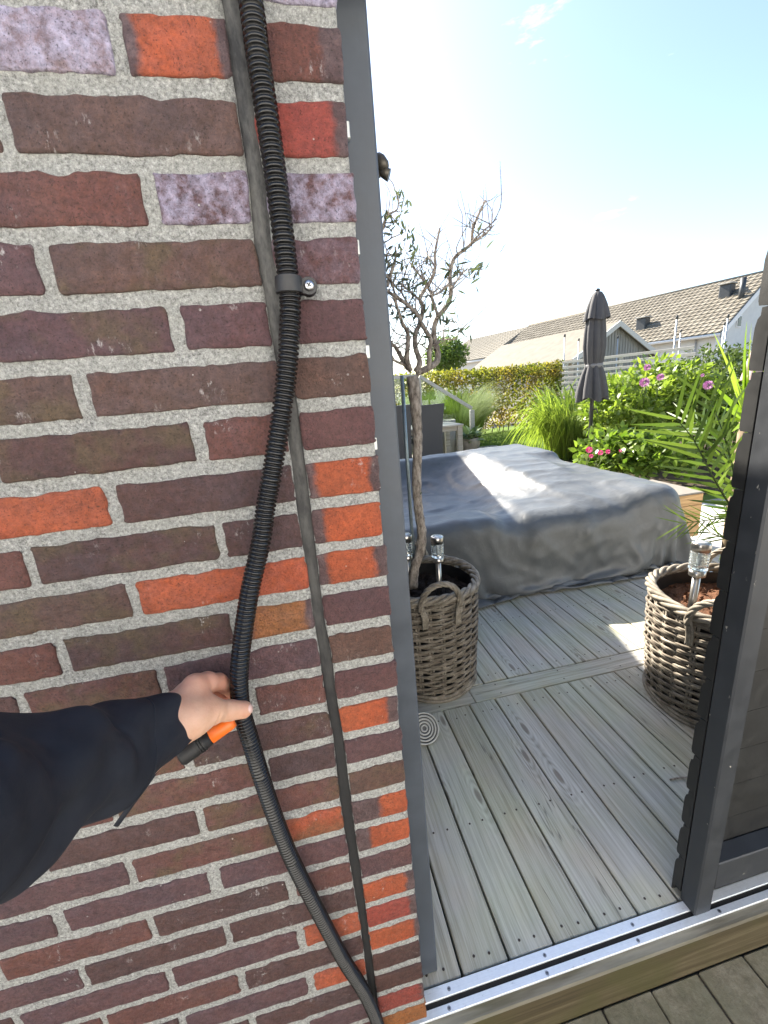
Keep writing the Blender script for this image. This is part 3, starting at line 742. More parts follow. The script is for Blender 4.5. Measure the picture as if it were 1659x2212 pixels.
post = thing('gate_post', 'slate grey painted gate post at the end of the brick wall', 'post', (0.08, 0.70, 0.0))
M_POST = mat_paint("post_paint", (0.062, 0.072, 0.088), False)
mk('shaft', *cbox(-0.03, 0.1555, 0.6885 - 0.028, 0.745, 0.0015, 2.10, 0.003), M_POST, post)
M_SKYGAP = plain("sky_gap_pale", (0.62, 0.63, 0.60), 0.4, 0.5)  # pale blocks stand in for sky showing through gaps beside the post
for (x, y) in ((753.8, 282.7), (775, 535.7), (797, 760), (813, 958)):
    q = on_y(x, y, 0.655); mk('sky_gap', *cbox(q[0] - 0.010, q[0] + 0.0008, 0.6515, 0.6600, q[2] - 0.0095, q[2] + 0.0095, 0.001), M_SKYGAP, post)

# unseen boarded building added behind the brick wall, shaped for the shade it casts
def mat_boards():
    t = NT("stained_boards"); p = t.pos(); g = t.noise(t.map(p, (60, 60, 3)), 1, 5)
    return t.bsdf(t.ramp(g, [(0.3, (0.03, 0.03, 0.03)), (0.7, (0.06, 0.058, 0.055))]), 0.7, 0, t.bump(g, 0.4, 0.003))
M_BOARDS = mat_boards()
shed = thing('shade_building', 'unseen dark boarded building added so its eave shades the deck', 'building', (-1.8, 3.5, -0.1))
EV = [(0.10, 0.80), (0.06, 4.40), (0.40, 5.76), (0.72, 7.00)]              # eave line, bent to lay shade on deck and gate
def prism(poly, zs0, zs1):
    n = len(poly); V = [(x, y, z) for (x, y), z in zip(poly, zs0)] + [(x, y, z) for (x, y), z in zip(poly, zs1)]
    return V, [tuple(range(n - 1, -1, -1)), tuple(range(n, 2 * n))] + [(k, (k + 1) % n, (k + 1) % n + n, k + n) for k in range(n)]
ply = EV + [(-3.6, 7.0), (-3.6, 0.80)]; zz = [2.50] * 4 + [2.75, 2.75]
mk('roof', *prism(ply, zz, [z + .12 for z in zz]), plain("roof_felt", (0.05, 0.05, 0.05), 0.9), shed)
wl = [(-0.16, 0.95), (-0.20, 4.46), (0.10, 5.70), (0.36, 6.8), (-3.4, 6.8), (-3.4, 0.95)]
mk('walls', *prism(wl, [-0.1] * 6, [2.48, 2.48, 2.48, 2.48, 2.70, 2.70]), M_BOARDS, shed)
for (a, b) in zip(wl[:3], wl[1:4]):
    a, b = np.array(a), np.array(b); L_ = np.linalg.norm(b - a); d_ = (b - a) / L_; n_ = np.array([d_[1], -d_[0]])
    for k in range(int(L_ / .15)):
        p0 = a + d_ * (k * .15); V = [(*(p0 + d_ * u + n_ * w), z) for u in (0, .10) for w in (.001, .022) for z in (-.08, 2.45)]
        mk('board', V, box(0, 1, 0, 1, 0, 1)[1], M_BOARDS, shed)
# unseen ground and facade added behind the camera to bounce sunlight on the wall
sheet('bounce_yard', -14, 14, -9.5, -1.42, -0.133, mat_slab("bounce_concrete", (0.42, 0.40, 0.36), 20))
fac = thing('bounce_facade', 'unseen pale facade added behind the camera to bounce sunlight', 'house', (0, -5.4, -0.13))
M_FAC = plain("pale_render", (0.66, 0.66, 0.655), 0.9, scale=5, var=.05)
mk('wall', *box(-9, 9, -5.75, -5.4, -0.13, 5.2), M_FAC, fac)
mk('roof', *box(-9.3, 9.3, -6.6, -5.3, 5.2, 5.35), plain("facade_roof", (0.12, 0.10, 0.09), .9), fac)
for x in (-6.0, -2.6, 2.4, 5.8):
    w_ = mk('window', *box(x, x + 1.2, -5.4, -5.36, 0.9, 2.2), plain("window_frame_white", (0.7, 0.7, 0.7), .5), fac); mk('pane', *box(x + .07, x + 1.13, -5.36, -5.345, 0.97, 2.13), plain("dark_pane", (0.04, 0.05, 0.06), .08), w_)
# ================================================================== covered garden lounge (cloth relaxed over the furniture)
def mat_cover():
    t = NT("cover_polyester"); p = t.pos(); n = t.noise(p, 9, 5); w = t.noise(p, 900, 2)
    c = t.ramp(n, [(0.3, (0.084, 0.089, 0.091)), (0.7, (0.116, 0.122, 0.124))])
    cr = t.n('TexVoronoi', {'Vector': t.n('VectorMath', {0: p, 1: t.n('VectorMath', {0: t.n('TexNoise', {'Vector': p, 'Scale': 5.0, 'Detail': 4.0}).outputs['Color'], 'Scale': 0.35}, operation='SCALE').outputs[0]}, operation='ADD').outputs[0], 'Scale': 7.0}, feature='DISTANCE_TO_EDGE').outputs['Distance']
    h = t.math('ADD', t.math('MULTIPLY', t.ramp(cr, [(0.0, 1.0), (0.22, 0.0)]), 0.08), t.math('MULTIPLY', t.noise(t.map(p, (1, 1.8, 1)), 9, 4, 0.5, 1.6), 0.55))
    rg = t.math('ABSOLUTE', t.math('SUBTRACT', t.noise(t.map(p, (1.0, 1.0, 0.55), (0.2, 0.3, 0.5)), 3.2, 2, 0.45, 1.6), 0.5))
    rg2 = t.math('ABSOLUTE', t.math('SUBTRACT', t.noise(t.map(p, (1.3, 1.0, 0.5), (0.5, 0.1, 1.3)), 12.0, 3, 0.5, 1.5), 0.5))
    h0_ = t.math('SUBTRACT', h, t.math('ADD', t.math('MULTIPLY', t.ramp(rg, [(0.0, 1.0), (0.06, 0.0)]), 0.55), t.math('MULTIPLY', t.ramp(rg2, [(0.0, 1.0), (0.10, 0.0)]), 0.10)))
    nm = t.bump(h, 0.40, 0.013)
    nm = t.bump(w, 0.06, 0.001, nm)
    return t.bsdf(c, t.ramp(n, [(0.3, 0.36), (0.7, 0.46)]), 0, nm, 0.5)
def relax_cover():
    # furniture under the cover, as rounded boxes: (x0,x1,y0,y1,z1,z0)
    boxes = np.array([[0.36, 2.46, 2.36, 4.50, 0.40, -.2, .12], [0.32, 2.54, 4.22, 4.54, 0.66, -.2, .09], [0.30, 1.20, 2.32, 2.68, 0.56, -.2, .09], [2.16, 2.56, 2.31, 4.54, 0.60, -.2, .13], [1.30, 2.4, 2.33, 2.9, 0.53, -.2, .15], [1.85, 2.55, 3.7, 4.54, 0.675, -.2, .12]])
    x0, x1, y0, y1 = 0.31, 2.57, 2.29, 4.55
    s = 0.027; sk = 0.60
    A = np.arange(x0 - sk, x1 + sk + 1e-6, s); Bv = np.arange(y0 - sk, y1 + sk + 1e-6, s)
    a, b = np.meshgrid(A, Bv, indexing='ij')
    ox = np.maximum(0, np.maximum(x0 - a, a - x1)); oy = np.maximum(0, np.maximum(y0 - b, b - y1))
    o = np.sqrt(ox ** 2 + oy ** 2); sx = np.sign(a - (x0 + x1) / 2); sy = np.sign(b - (y0 + y1) / 2)
    P = np.stack([np.clip(a, x0, x1) + sx * ox * 0.22, np.clip(b, y0, y1) + sy * oy * 0.22, 0.76 - o * 0.93], -1)
    P[..., 2] = np.maximum(P[..., 2], 0.05)
    rng = np.random.default_rng(5)
    P += rng.normal(size=P.shape) * 0.004
    P[..., :] += 0.010 * np.stack([vnoise(P, 5, k) for k in (1, 2, 3)], -1)
    n, m = a.shape; W = np.ones((n, m, 1)); prev = P.copy()
    ext = 1.055                                                       # a loose fit: more cloth than needed
    def con(P, i0, j0, i1, j1, L, k):
        p, q = P[i0, j0], P[i1, j1]; d = q - p; l = np.linalg.norm(d, axis=-1, keepdims=True)
        c = k * 0.5 * (l - L) / np.maximum(l, 1e-9) * d
        P[i0, j0] = p + c; P[i1, j1] = q - c
    hem = o >= sk - s * 0.6                                             # rounded sheet corners
    hx, hy = a - (x0 + x1) / 2, b - (y0 + y1) / 2; ha, hb = (x1 - x0) / 2 - 0.02, (y1 - y0) / 2 + 0.02; rr_ = 0.16
    qx, qy = np.clip(hx, -(ha - rr_), ha - rr_), np.clip(hy, -(hb - rr_), hb - rr_); dl = np.maximum(np.hypot(hx - qx, hy - qy), 1e-6)
    hemx, hemy = (x0 + x1) / 2 + qx + (hx - qx) / dl * rr_, (y0 + y1) / 2 + qy + (hy - qy) / dl * rr_
    def collide(P):
        for bx in boxes:
            r = bx[6]
            c = np.array([(bx[0] + bx[1]) / 2, (bx[2] + bx[3]) / 2, (bx[4] + bx[5]) / 2]); hf = np.array([(bx[1] - bx[0]) / 2, (bx[3] - bx[2]) / 2, (bx[4] - bx[5]) / 2]) - r
            d = P - c; q = np.abs(d) - hf; out = np.maximum(q, 0); lo = np.linalg.norm(out, axis=-1)
            ins = np.minimum(q.max(-1), 0); sd = lo + ins - r
            hit = sd < 0.004
            if not hit.any(): continue
            dh, qh, oh, lh = d[hit], q[hit], out[hit], lo[hit]
            g = np.where((lh > 1e-6)[:, None], oh / np.maximum(lh, 1e-6)[:, None], np.eye(3)[qh.argmax(-1)]) * np.sign(dh)
            P[hit] += g * (0.004 - sd[hit])[:, None]
            pr = prev[hit]; prev[hit] = pr + (P[hit] - pr) * 0.55      # friction
        # cushions: a soft dome rising towards the back
        X_, Y_ = P[..., 0], P[..., 1]; sy_ = np.clip((Y_ - 2.26) / 1.7, 0, 1); sx_ = np.clip((X_ - 1.30) / 0.5, 0, 1) * np.clip((2.52 - X_) / 0.35, 0, 1) ** .5
        hz = (0.50 + 0.165 * np.sin(sy_ * math.pi / 2) ** 1.0) * np.clip(sx_, 0, 1) ** 0.5
        hz = np.where((X_ > 1.36) & (X_ < 2.40) & (Y_ > 2.48) & (Y_ < 4.4) & (P[..., 2] > .22), hz, 0) + 0.012
        low_ = P[..., 2] < hz; P[..., 2] = np.where(low_, hz, P[..., 2])
        prev[..., :2] = np.where(low_[..., None], prev[..., :2] * .5 + P[..., :2] * .5, prev[..., :2])
        P[..., 2] = np.maximum(P[..., 2], 0.012)
    NIT = 170
    for it in range(NIT):
        vel = (P - prev) * 0.965; prev = P.copy(); P = P + vel; P[..., 2] -= 0.0011
        for sub in range(7):
            for k, st, L in ((1.0, 1, s * ext), (0.02, 2, 2 * s * ext * 0.97)):
                for par in range(2):
                    for ax in (0, 1):
                        N_ = n if ax == 0 else m
                        idx = np.arange(0, N_ - st); idx = idx[(idx // st) % 2 == par]
                        if ax == 0: con(P, idx[:, None], np.arange(m)[None, :], idx[:, None] + st, np.arange(m)[None, :], L, k)
                        else: con(P, np.arange(n)[:, None], idx[None, :], np.arange(n)[:, None], idx[None, :] + st, L, k)
            for par in range(2):
                idx = np.arange(0, n - 1); idx = idx[idx % 2 == par]; J = np.arange(m - 1)
                con(P, idx[:, None], J[None, :], idx[:, None] + 1, J[None, :] + 1, s * ext * 1.414, 0.22)
                con(P, idx[:, None], J[None, :] + 1, idx[:, None] + 1, J[None, :], s * ext * 1.414, 0.22)
            # gathered hem: pulled in and down
            P[hem, 0] += (hemx[hem] - P[hem, 0]) * 0.35; P[hem, 1] += (hemy[hem] - P[hem, 1]) * 0.35; P[hem, 2] += (0.035 - P[hem, 2]) * 0.35
            collide(P)
    # set creases pressed into the cloth
    du_, dv_ = np.gradient(P, axis=0), np.gradient(P, axis=1); nn_ = np.cross(du_, dv_); nn_ /= np.maximum(np.linalg.norm(nn_, axis=-1, keepdims=True), 1e-9)
    wq = P + .10 * np.stack([vnoise(P, 3.0, k) for k in (31, 32, 33)], -1)
    rd_ = lambda sc, sd: (1 - np.abs(vnoise(wq * np.array([1.0, .55, .8]) * sc, 1.0, sd))) ** 7
    rd2 = lambda sc, sd: (1 - np.abs(vnoise(wq * np.array([.5, 1.1, .8]) * sc, 1.0, sd))) ** 7
    fr_ = np.clip((.50 - P[..., 2]) / .12, 0, 1) * np.clip((P[..., 2] - .03) / .12, .15, 1)
    rd3 = lambda sc, sd: (1 - np.abs(vnoise((wq + wq[..., 2:3] * np.array([.55, .2, 0])) * np.array([1.0, .8, .22]) * sc, 1.0, sd))) ** 9
    rd4 = lambda sc, sd: (1 - np.abs(vnoise((wq - wq[..., 2:3] * np.array([.75, .2, 0])) * np.array([.9, .8, .25]) * sc, 1.0, sd))) ** 9
    P = P + nn_ * (0.011 * rd_(4.2, 41) + .010 * rd2(4.6, 42) + .005 * rd_(9.0, 43) + .004 * rd2(13.0, 44) + fr_ * (.016 * rd3(6.0, 45) + .014 * rd4(7.0, 46)) + .008 * vnoise(P, 2.6, 47) - .012)[..., None]
    V = P.reshape(-1, 3); live = o <= sk + s * 0.4
    F = [(i * m + j, (i + 1) * m + j, (i + 1) * m + j + 1, i * m + j + 1) for i in range(n - 1) for j in range(m - 1) if live[i, j] and live[i + 1, j] and live[i, j + 1] and live[i + 1, j + 1]]
    used = np.unique(np.array(F)); mp = -np.ones(len(V), int); mp[used] = np.arange(len(used))
    return V[used], mp[np.array(F)].tolist()
lounge = thing('covered_lounge', 'garden lounge hidden under a creased grey weather cover', 'furniture cover', (1.4, 3.4, 0.0))
V, F = relax_cover()
cv = mk('cover', V, F, mat_cover(), lounge, True)
md = cv.modifiers.new('s', 'SUBSURF'); md.levels = 1; md.render_levels = 1
M_LEG = plain("lounge_leg_metal", (0.02, 0.02, 0.022), 0.5, 0.3)
m_ = MB()
q = on_z(1027, 1309); m_.add(*box(q[0] - 0.022, q[0] + 0.022, q[1], q[1] + 0.010, 0.0005, 0.011)); m_.add(*box(q[0] + 0.016, q[0] + 0.028, q[1], q[1] + 0.2, 0.0005, 0.16)); m_.add(*box(q[0] - 0.03, q[0] - 0.02, q[1], q[1] + 0.2, 0.0005, 0.16))
m_.build('leg', M_LEG, lounge)
mk('leg', *box(2.30, 2.34, 2.55, 2.59, 0.0005, 0.2), M_LEG, lounge)

# ================================================================== wicker baskets
def mat_wicker():
    t = NT("grey_wicker"); p = t.pos(); n = t.noise(p, 26, 4); f = t.noise(p, 300, 4)
    c = t.ramp(t.math('ADD', t.math('MULTIPLY', n, 0.65), t.math('MULTIPLY', f, 0.35)), [(0.3, (0.085, 0.070, 0.052)), (0.5, (0.23, 0.20, 0.155)), (0.7, (0.42, 0.375, 0.31))])
    c = t.mix(t.math('MULTIPLY', t.attr('lr'), 0.55), c, (0.10, 0.072, 0.050))
    return t.bsdf(c, 0.7, 0, t.bump(f, 0.35, 0.0015), 0.4)
def mat_soil(name, a, b):
    t = NT(name); p = t.pos(); n = t.noise(p, 120, 5, 0.7)
    return t.bsdf(t.ramp(n, [(0.3, a), (0.7, b)]), 0.95, 0, t.bump(n, 1.0, 0.012), 0.2)
M_WICK = mat_wicker()
def basket(name, label, c, R0, R1, H, handles, soil_mat, soil_name, rng, hr=0.085):
    """R0 radius at the foot, R1 at the rim; handles: angles"""
    b = thing(name, label, 'basket', (c[0], c[1], 0.0), 'wicker baskets on the deck')
    def R(z): t_ = z / H; return R0 + (R1 - R0) * t_ + 0.006 * math.sin(math.pi * t_)
    ns = 26; m_ = MB(); nrow = int(H / 0.0168)
    for r in range(nrow):
        z = 0.012 + r * (H - 0.03) / (nrow - 1)
        th = np.linspace(0, 2 * math.pi, 157)[:-1] + rng.uniform(0, 0.1)
        par = (r % 2) * math.pi
        rr = R(z) + 0.0085 * np.cos(ns / 2 * th + par) + 0.0015 * rng.normal()
        zz = z + 0.0055 * np.sin(ns / 2 * th + par + 0.9) + 0.0022 * np.sin(th * 2 + rng.uniform(0, 6)) + rng.normal() * 0.001
        P_ = np.stack([c[0] + rr * np.cos(th), c[1] + rr * np.sin(th), np.maximum(zz, 0.010)], 1)
        m_.add(*tube(P_, 0.0050 + 0.0014 * rng.random(), 6, True), lr=np.full(len(P_) * 6, rng.random()))
        P2 = P_ + np.stack([0.004 * np.cos(th + 1), 0.004 * np.sin(th + 1), 0.0062 + 0.002 * np.sin(3 * th + rng.uniform(0, 6))], 1); m_.add(*tube(P2, 0.0036 + 0.0016 * rng.random(), 6, True), lr=np.full(len(P2) * 6, rng.random()))
    tag(m_.build('weave', M_WICK, b, True), kind='stuff')
    m_ = MB()
    for k in range(ns):
        for d in (-0.026, 0.026):
            a_ = 2 * math.pi * (k + 0.5) / ns + d; z = np.linspace(0.004, H - 0.01, 5)
            m_.add(*tube(np.stack([c[0] + np.array([R(q) - 0.002 for q in z]) * math.cos(a_), c[1] + np.array([R(q) - 0.002 for q in z]) * math.sin(a_), z], 1), 0.0052, 5))
    tag(m_.build('stakes', M_WICK, b, True), kind='stuff')
    m_ = MB()                                                     # plaited rim
    for k in range(4):
        th = np.linspace(0, 2 * math.pi, 181)[:-1]; q = 7 * th + k * math.pi / 2
        rr = R(H) + 0.002 + 0.0135 * np.cos(q); zz = H - 0.004 + 0.0115 * np.sin(q) + 0.004 * np.sin(3 * th)
        m_.add(*tube(np.stack([c[0] + rr * np.cos(th), c[1] + rr * np.sin(th), zz], 1), 0.0092, 7, True))
    tag(m_.build('rim', M_WICK, b, True), kind='stuff'); m_ = MB(); th = np.linspace(0, 2 * math.pi, 121)[:-1]
    for dr_, z_ in ((0.012, 0.012), (0.008, 0.028)): m_.add(*tube(np.stack([c[0] + (R(0) + dr_) * np.cos(th), c[1] + (R(0) + dr_) * np.sin(th), z_ + 0.004 * np.sin(5 * th)], 1), 0.0085, 6, True))
    tag(m_.build('foot_border', M_WICK, b, True), kind='stuff')
    for ang in handles:                                           # twisted arch handles
        dirv = np.array([math.cos(ang), math.sin(ang), 0]); tg = np.array([-math.sin(ang), math.cos(ang), 0])
        base = np.array([c[0], c[1], H - 0.035]) + dirv * (R(H) + 0.014)
        s_ = np.linspace(0, math.pi, 60); ctr = base + np.outer(-np.cos(s_) * hr, tg) + np.outer(np.sin(s_) ** 0.8 * 0.118, [0, 0, 1]) + np.outer(np.sin(s_) * 0.012, dirv)
        T_, N1, B1 = frames(ctr); m_ = MB()
        for k in range(4):
            q = np.linspace(0, 15.0, 60) + k * math.pi / 2
            m_.add(*tube(ctr + (np.cos(q)[:, None] * N1 + np.sin(q)[:, None] * B1) * 0.0072, 0.0066, 6))
        for e_ in (-1, 1):                                        # ends bound into the weave
            for o_ in (-0.008, 0.0, 0.008):
                p0 = base + tg * (e_ * hr + o_) + np.array([0, 0, 0.02]); p1 = p0 + dirv * 0.009 + np.array([0, 0, -0.05]) - tg * e_ * 0.012; p2 = p1 - dirv * 0.012 + np.array([0, 0, -0.055])
                m_.add(*tube(resample([p0, p1, p2], 9), 0.0058, 6))
        m_.build('handle', M_WICK, b, True)
    m_ = MB()                                                     # liner and soil
    V, F = lathe([(R0 - 0.02, 0.02), (R1 - 0.018, H - 0.02)], (c[0], c[1], 0), 40); m_.add(V, F[:-2])
    m_.build('liner', plain("black_liner", (0.012, 0.012, 0.012), 0.5), b, True)
    nr_, na_ = 22, 72; V = []; zs_ = H - 0.075
    for i in range(nr_ + 1):
        for k in range(na_):
            r_ = (R1 - 0.022) * i / nr_; a_ = 2 * math.pi * k / na_; V.append((c[0] + r_ * math.cos(a_), c[1] + r_ * math.sin(a_), zs_))
    V = np.array(V); V[:, 2] += 0.010 * vnoise(V, 22, 2) + 0.007 * vnoise(V, 60, 3) + 0.004 * vnoise(V, 130, 4)
    F = [(i * na_ + k, (i + 1) * na_ + k, (i + 1) * na_ + (k + 1) % na_, i * na_ + (k + 1) % na_) for i in range(nr_) for k in range(na_)]
    mk(soil_name, V, F, soil_mat, b, True)
    m_ = MB()                                                     # loose crumbs
    for _ in range(420):
        r_ = (R1 - 0.03) * math.sqrt(rng.random()); a_ = rng.uniform(0, 6.28); s_ = rng.uniform(0.003, 0.009)
        pv_ = rng.normal(size=(4, 3)) * s_; m_.add(pv_ + (c[0] + r_ * math.cos(a_), c[1] + r_ * math.sin(a_), zs_ + 0.006), [(0, 1, 2), (0, 2, 3), (0, 3, 1), (1, 3, 2)])
    tag(m_.build('crumbs', soil_mat, b), kind='stuff')
    return b
BL = np.array([0.490, 1.748]); BRc = np.array([1.590, 1.22]); BHT = 0.525
basket('wicker_basket', 'grey wicker basket holding the bare olive tree beside the gate post', BL, 0.208, 0.230, BHT, (math.radians(-92), math.radians(90)),
       mat_soil("dark_potting_soil", (0.018, 0.013, 0.010), (0.055, 0.042, 0.034)), 'soil', np.random.default_rng(3))
basket('wicker_basket', 'grey wicker basket with brown bark mulch half behind the sliding gate', BRc, 0.240, 0.262, 0.495, (math.radians(-143), math.radians(37)),
       mat_soil("bark_mulch", (0.09, 0.040, 0.020), (0.26, 0.13, 0.075)), 'mulch', np.random.default_rng(4), 0.10)

# ================================================================== solar lamps
def mat_glass(name, tint=(0.93, 0.97, 0.96), rough=0.04):
    t = NT(name); n = t.noise(t.pos(), 160, 3)
    return t.bsdf(tint, rough, 0, t.bump(n, 0.2, 0.002), 0.5, Transmission_Weight=0.92, IOR=1.45)
t = NT("brushed_steel"); _n = t.noise(t.map(t.pos(), (400, 400, 6)), 1, 3)
M_STEEL = t.bsdf(t.ramp(_n, [(0.3, (0.50, 0.47, 0.43)), (0.7, (0.68, 0.65, 0.60))]), 0.28, 1.0, t.bump(_n, 0.1, 0.0005))
M_LENS = mat_glass("lamp_lens")
t = NT("solar_cell"); M_CELL = t.bsdf((0.50, 0.54, 0.58), 0.15, 0.2)
def solar_lamp(label, foot, top, s=1.0, tilt=(0, 0)):
    foot = np.asarray(foot); ax_ = np.array([tilt[0], tilt[1], 1.0]); ax_ /= np.linalg.norm(ax_); L = top - foot[2]
    o = thing('solar_lamp', label, 'garden lamp', tuple(foot), 'solar garden lamps')
    r = 0.029 * s
    def part(nm, prof, mat_, par=o, ns=28): return mk(nm, *lathe([(a, L + b) for a, b in prof], foot, ns, ax_), mat_, par, True)
    mk('stem', *lathe([(0.0, -0.05), (0.006 * s, -0.04), (0.0125 * s, 0.0), (0.0125 * s, L - 0.105 * s)], foot, 16, ax_), M_STEEL, o, True)
    part('collar', [(0.013 * s, -0.125 * s), (0.0245 * s, -0.124 * s), (0.0255 * s, -0.122 * s), (0.0255 * s, -0.100 * s), (0.0, -0.0995 * s)], M_STEEL)
    ribs = [(0.0235 * s, -0.0992 * s)]
    for k in range(6):
        z0 = -0.0985 * s + k * 0.0108 * s
        ribs += [(0.0288 * s, z0 + 0.001 * s), (0.0297 * s, z0 + 0.0045 * s), (0.0288 * s, z0 + 0.008 * s), (0.0268 * s, z0 + 0.0094 * s)]
    ribs += [(0.0268 * s, -0.0325 * s), (0.0238 * s, -0.0322 * s)] + [(0.0228 * s, -0.034 * s - k * 0.0105 * s) for k in range(6)]
    part('lens', ribs, M_LENS)
    part('cap', [(0.0, -0.0318 * s), (r, -0.0315 * s), (r, -0.003 * s), (r - 0.003 * s, 0.0), (0.0, 0.0005)], M_STEEL)
    part('solar_cell', [(0.019 * s, 0.0006), (0.0185 * s, 0.0016), (0.0, 0.0018)], M_CELL)
    part('reflector', [(0.004 * s, -0.098 * s), (0.009 * s, -0.060 * s), (0.004 * s, -0.040 * s), (0.0, -0.039 * s)], M_CELL, ns=14)
    return o
q = on_y(945, 1158, 1.72); solar_lamp('steel solar lamp with clear ribbed lens in the dark soil under the olive tree', (q[0] - 0.003, 1.72, BHT - 0.085), q[2])
q = on_y(876, 1150, 1.80); solar_lamp('steel solar lamp almost hidden between gate post and olive trunk', (q[0], 1.80, BHT - 0.085), q[2] - 0.01)
q = on_y(1518, 1172, 1.24); solar_lamp('larger steel solar lamp with clear ribbed lens stuck in bark mulch', (q[0] - 0.012, 1.24, 0.40), q[2], 1.12, (0.05, 0.02))

# ringed lid leaning against the basket
M_RING = plain("ringed_lid_grey", (0.42, 0.42, 0.39), 0.5, 0.1, scale=60)
rl = thing('ringed_lid', 'small round lid with concentric rings leaning near the gate post', 'lid', (0.345, 1.36, 0.0))
pr = [(0.0, 0.004)]
pr += [(0.0595, 0.004), (0.0605, 0.0075), (0.0605, 0.0)]; pr = pr[::-1]
q = on_z(*((1600 + 97 * .7233) / 1.8228, (2700 + 232 * .7233) / 1.8228), 0.044)
V, F = lathe(pr, q, 40, (-0.04, -0.72, 0.70)); mk('disc', V, F, plain("ringed_lid_dark", (0.10, 0.10, 0.095), 0.6, 0.1, scale=60), rl, True)
for k in range(5):
    r0 = 0.0085 + k * 0.0115; mk('ring', *lathe([(r0, .003), (r0, .0085), (r0 + .006, .0085), (r0 + .006, .003)], q, 36, (-0.04, -0.72, 0.70)), M_RING, rl, True)
# ================================================================== leaves and plants
def mat_leaf(name, a, b, rough=0.45, trans=0.35, scale=6.0):
    t = NT(name); r = t.attr('lr'); n = t.noise(t.pos(), scale, 2)
    f = t.math('ADD', t.math('MULTIPLY', r, 0.7), t.math('MULTIPLY', n, 0.3))
    c = t.ramp(f, [(0.1, a), (0.9, b)])
    d = t.n('BsdfPrincipled', {'Base Color': c, 'Roughness': rough, 'Specular IOR Level': 0.4})
    tr = t.n('BsdfTranslucent', {'Color': t.mix(1.0, c, (1.5, 1.6, 0.7), 'MULTIPLY')})
    return t.surface(t.n('MixShader', {0: trans, 1: d, 2: tr}))
def leaf_quads(base, d, nrm, L, W, n=3, bend=0.0, shape='leaf'):
    """arrays of leaves: base (k,3), unit direction d, normal nrm, length, width -> V, F, k"""
    k = len(base); L = np.broadcast_to(L, (k,))[:, None]; W = np.broadcast_to(W, (k,))[:, None]
    side = np.cross(d, nrm); side /= np.maximum(np.linalg.norm(side, axis=1, keepdims=True), 1e-9)
    up = np.cross(side, d); rows = []
    bend = np.broadcast_to(bend, (k,))[:, None]
    prof = {'leaf': lambda t: math.sin(math.pi * min(max(t, 0.0), 1.0) ** 0.8) if 0 < t < 1 else 0.04, 'blade': lambda t: (1 - t) ** 0.7 * (0.55 + 0.45 * min(1, t * 6)) + 0.02, 'needle': lambda t: max(0.05, min(1.0, 6 * t + 0.3) * (1 - t) ** 0.5)}[shape]
    for i in range(n + 1):
        t = i / n; c = base + d * L * t - up * (bend * L * t * t); w = prof(t) * W * 0.5
        rows.append(c - side * w); rows.append(c + side * w)
    V = np.stack(rows, 1).reshape(-1, 3); m = 2 * (n + 1); F = []
    q = [(2 * i, 2 * i + 1, 2 * i + 3, 2 * i + 2) for i in range(n)]
    for j in range(k): F.extend([(a + j * m, b + j * m, c + j * m, e + j * m) for a, b, c, e in q])
    return V, F, m
def unit(v): return v / np.maximum(np.linalg.norm(v, axis=-1, keepdims=True), 1e-9)
def add_leaves(mb, base, d, nrm, L, W, n, bend, shape, rng):
    V, F, m = leaf_quads(base, d, nrm, L, W, n, bend, shape)
    mb.add(V, F, lr=np.repeat(rng.random(len(base)), m))
def rdir(rng, k): return unit(rng.normal(size=(k, 3)))
def mat_bark(name, a, b, sc=40):
    t = NT(name); p = t.pos(); n = t.noise(t.map(p, (1, 1, 0.4)), sc, 6, 0.7)
    return t.bsdf(t.ramp(n, [(0.35, a), (0.62, b)]), 0.85, 0, t.bump(n, 0.7, 0.006), 0.3)

# ------------------------------------------------------------------ olive tree in the left basket
rng = np.random.default_rng(21)
TY = 1.755
olive = thing('olive_tree', 'sparse olive tree with knobbly trunk and few grey green leaves', 'tree', (float(BL[0]) - 0.06, TY, BHT - 0.08))
M_OBARK = mat_bark("olive_bark", (0.11, 0.088, 0.07), (0.50, 0.43, 0.36), 60)
tp = [(892, 1268, .037), (895, 1230, .037), (908, 1189, .036), (911, 1146, .036), (903, 1095, .035), (900, 1026, .034), (902, 983, .034), (902, 940, .034), (898, 880, .036), (894, 836, .042), (890, 812, .044)]
P_ = np.array([on_y(x, y, TY) for x, y, w in tp]); rr = np.array([w / 2 * 1.18 for *_, w in tp])
pp = resample(P_, 60); r2 = np.interp(np.linspace(0, 1, 60), np.linspace(0, 1, len(rr)), rr) * (1 + 0.05 * np.sin(np.arange(60) * 1.9)) 
V, F = tube(pp, r2, 14); V = V + 0.0022 * np.stack([vnoise(V, 45, k) for k in (1, 2, 3)], 1)
trunk = mk('trunk', V, F, M_OBARK, olive, True)
c5 = lambda x, y: (768 + .2315 * x, 329 + .2315 * y)
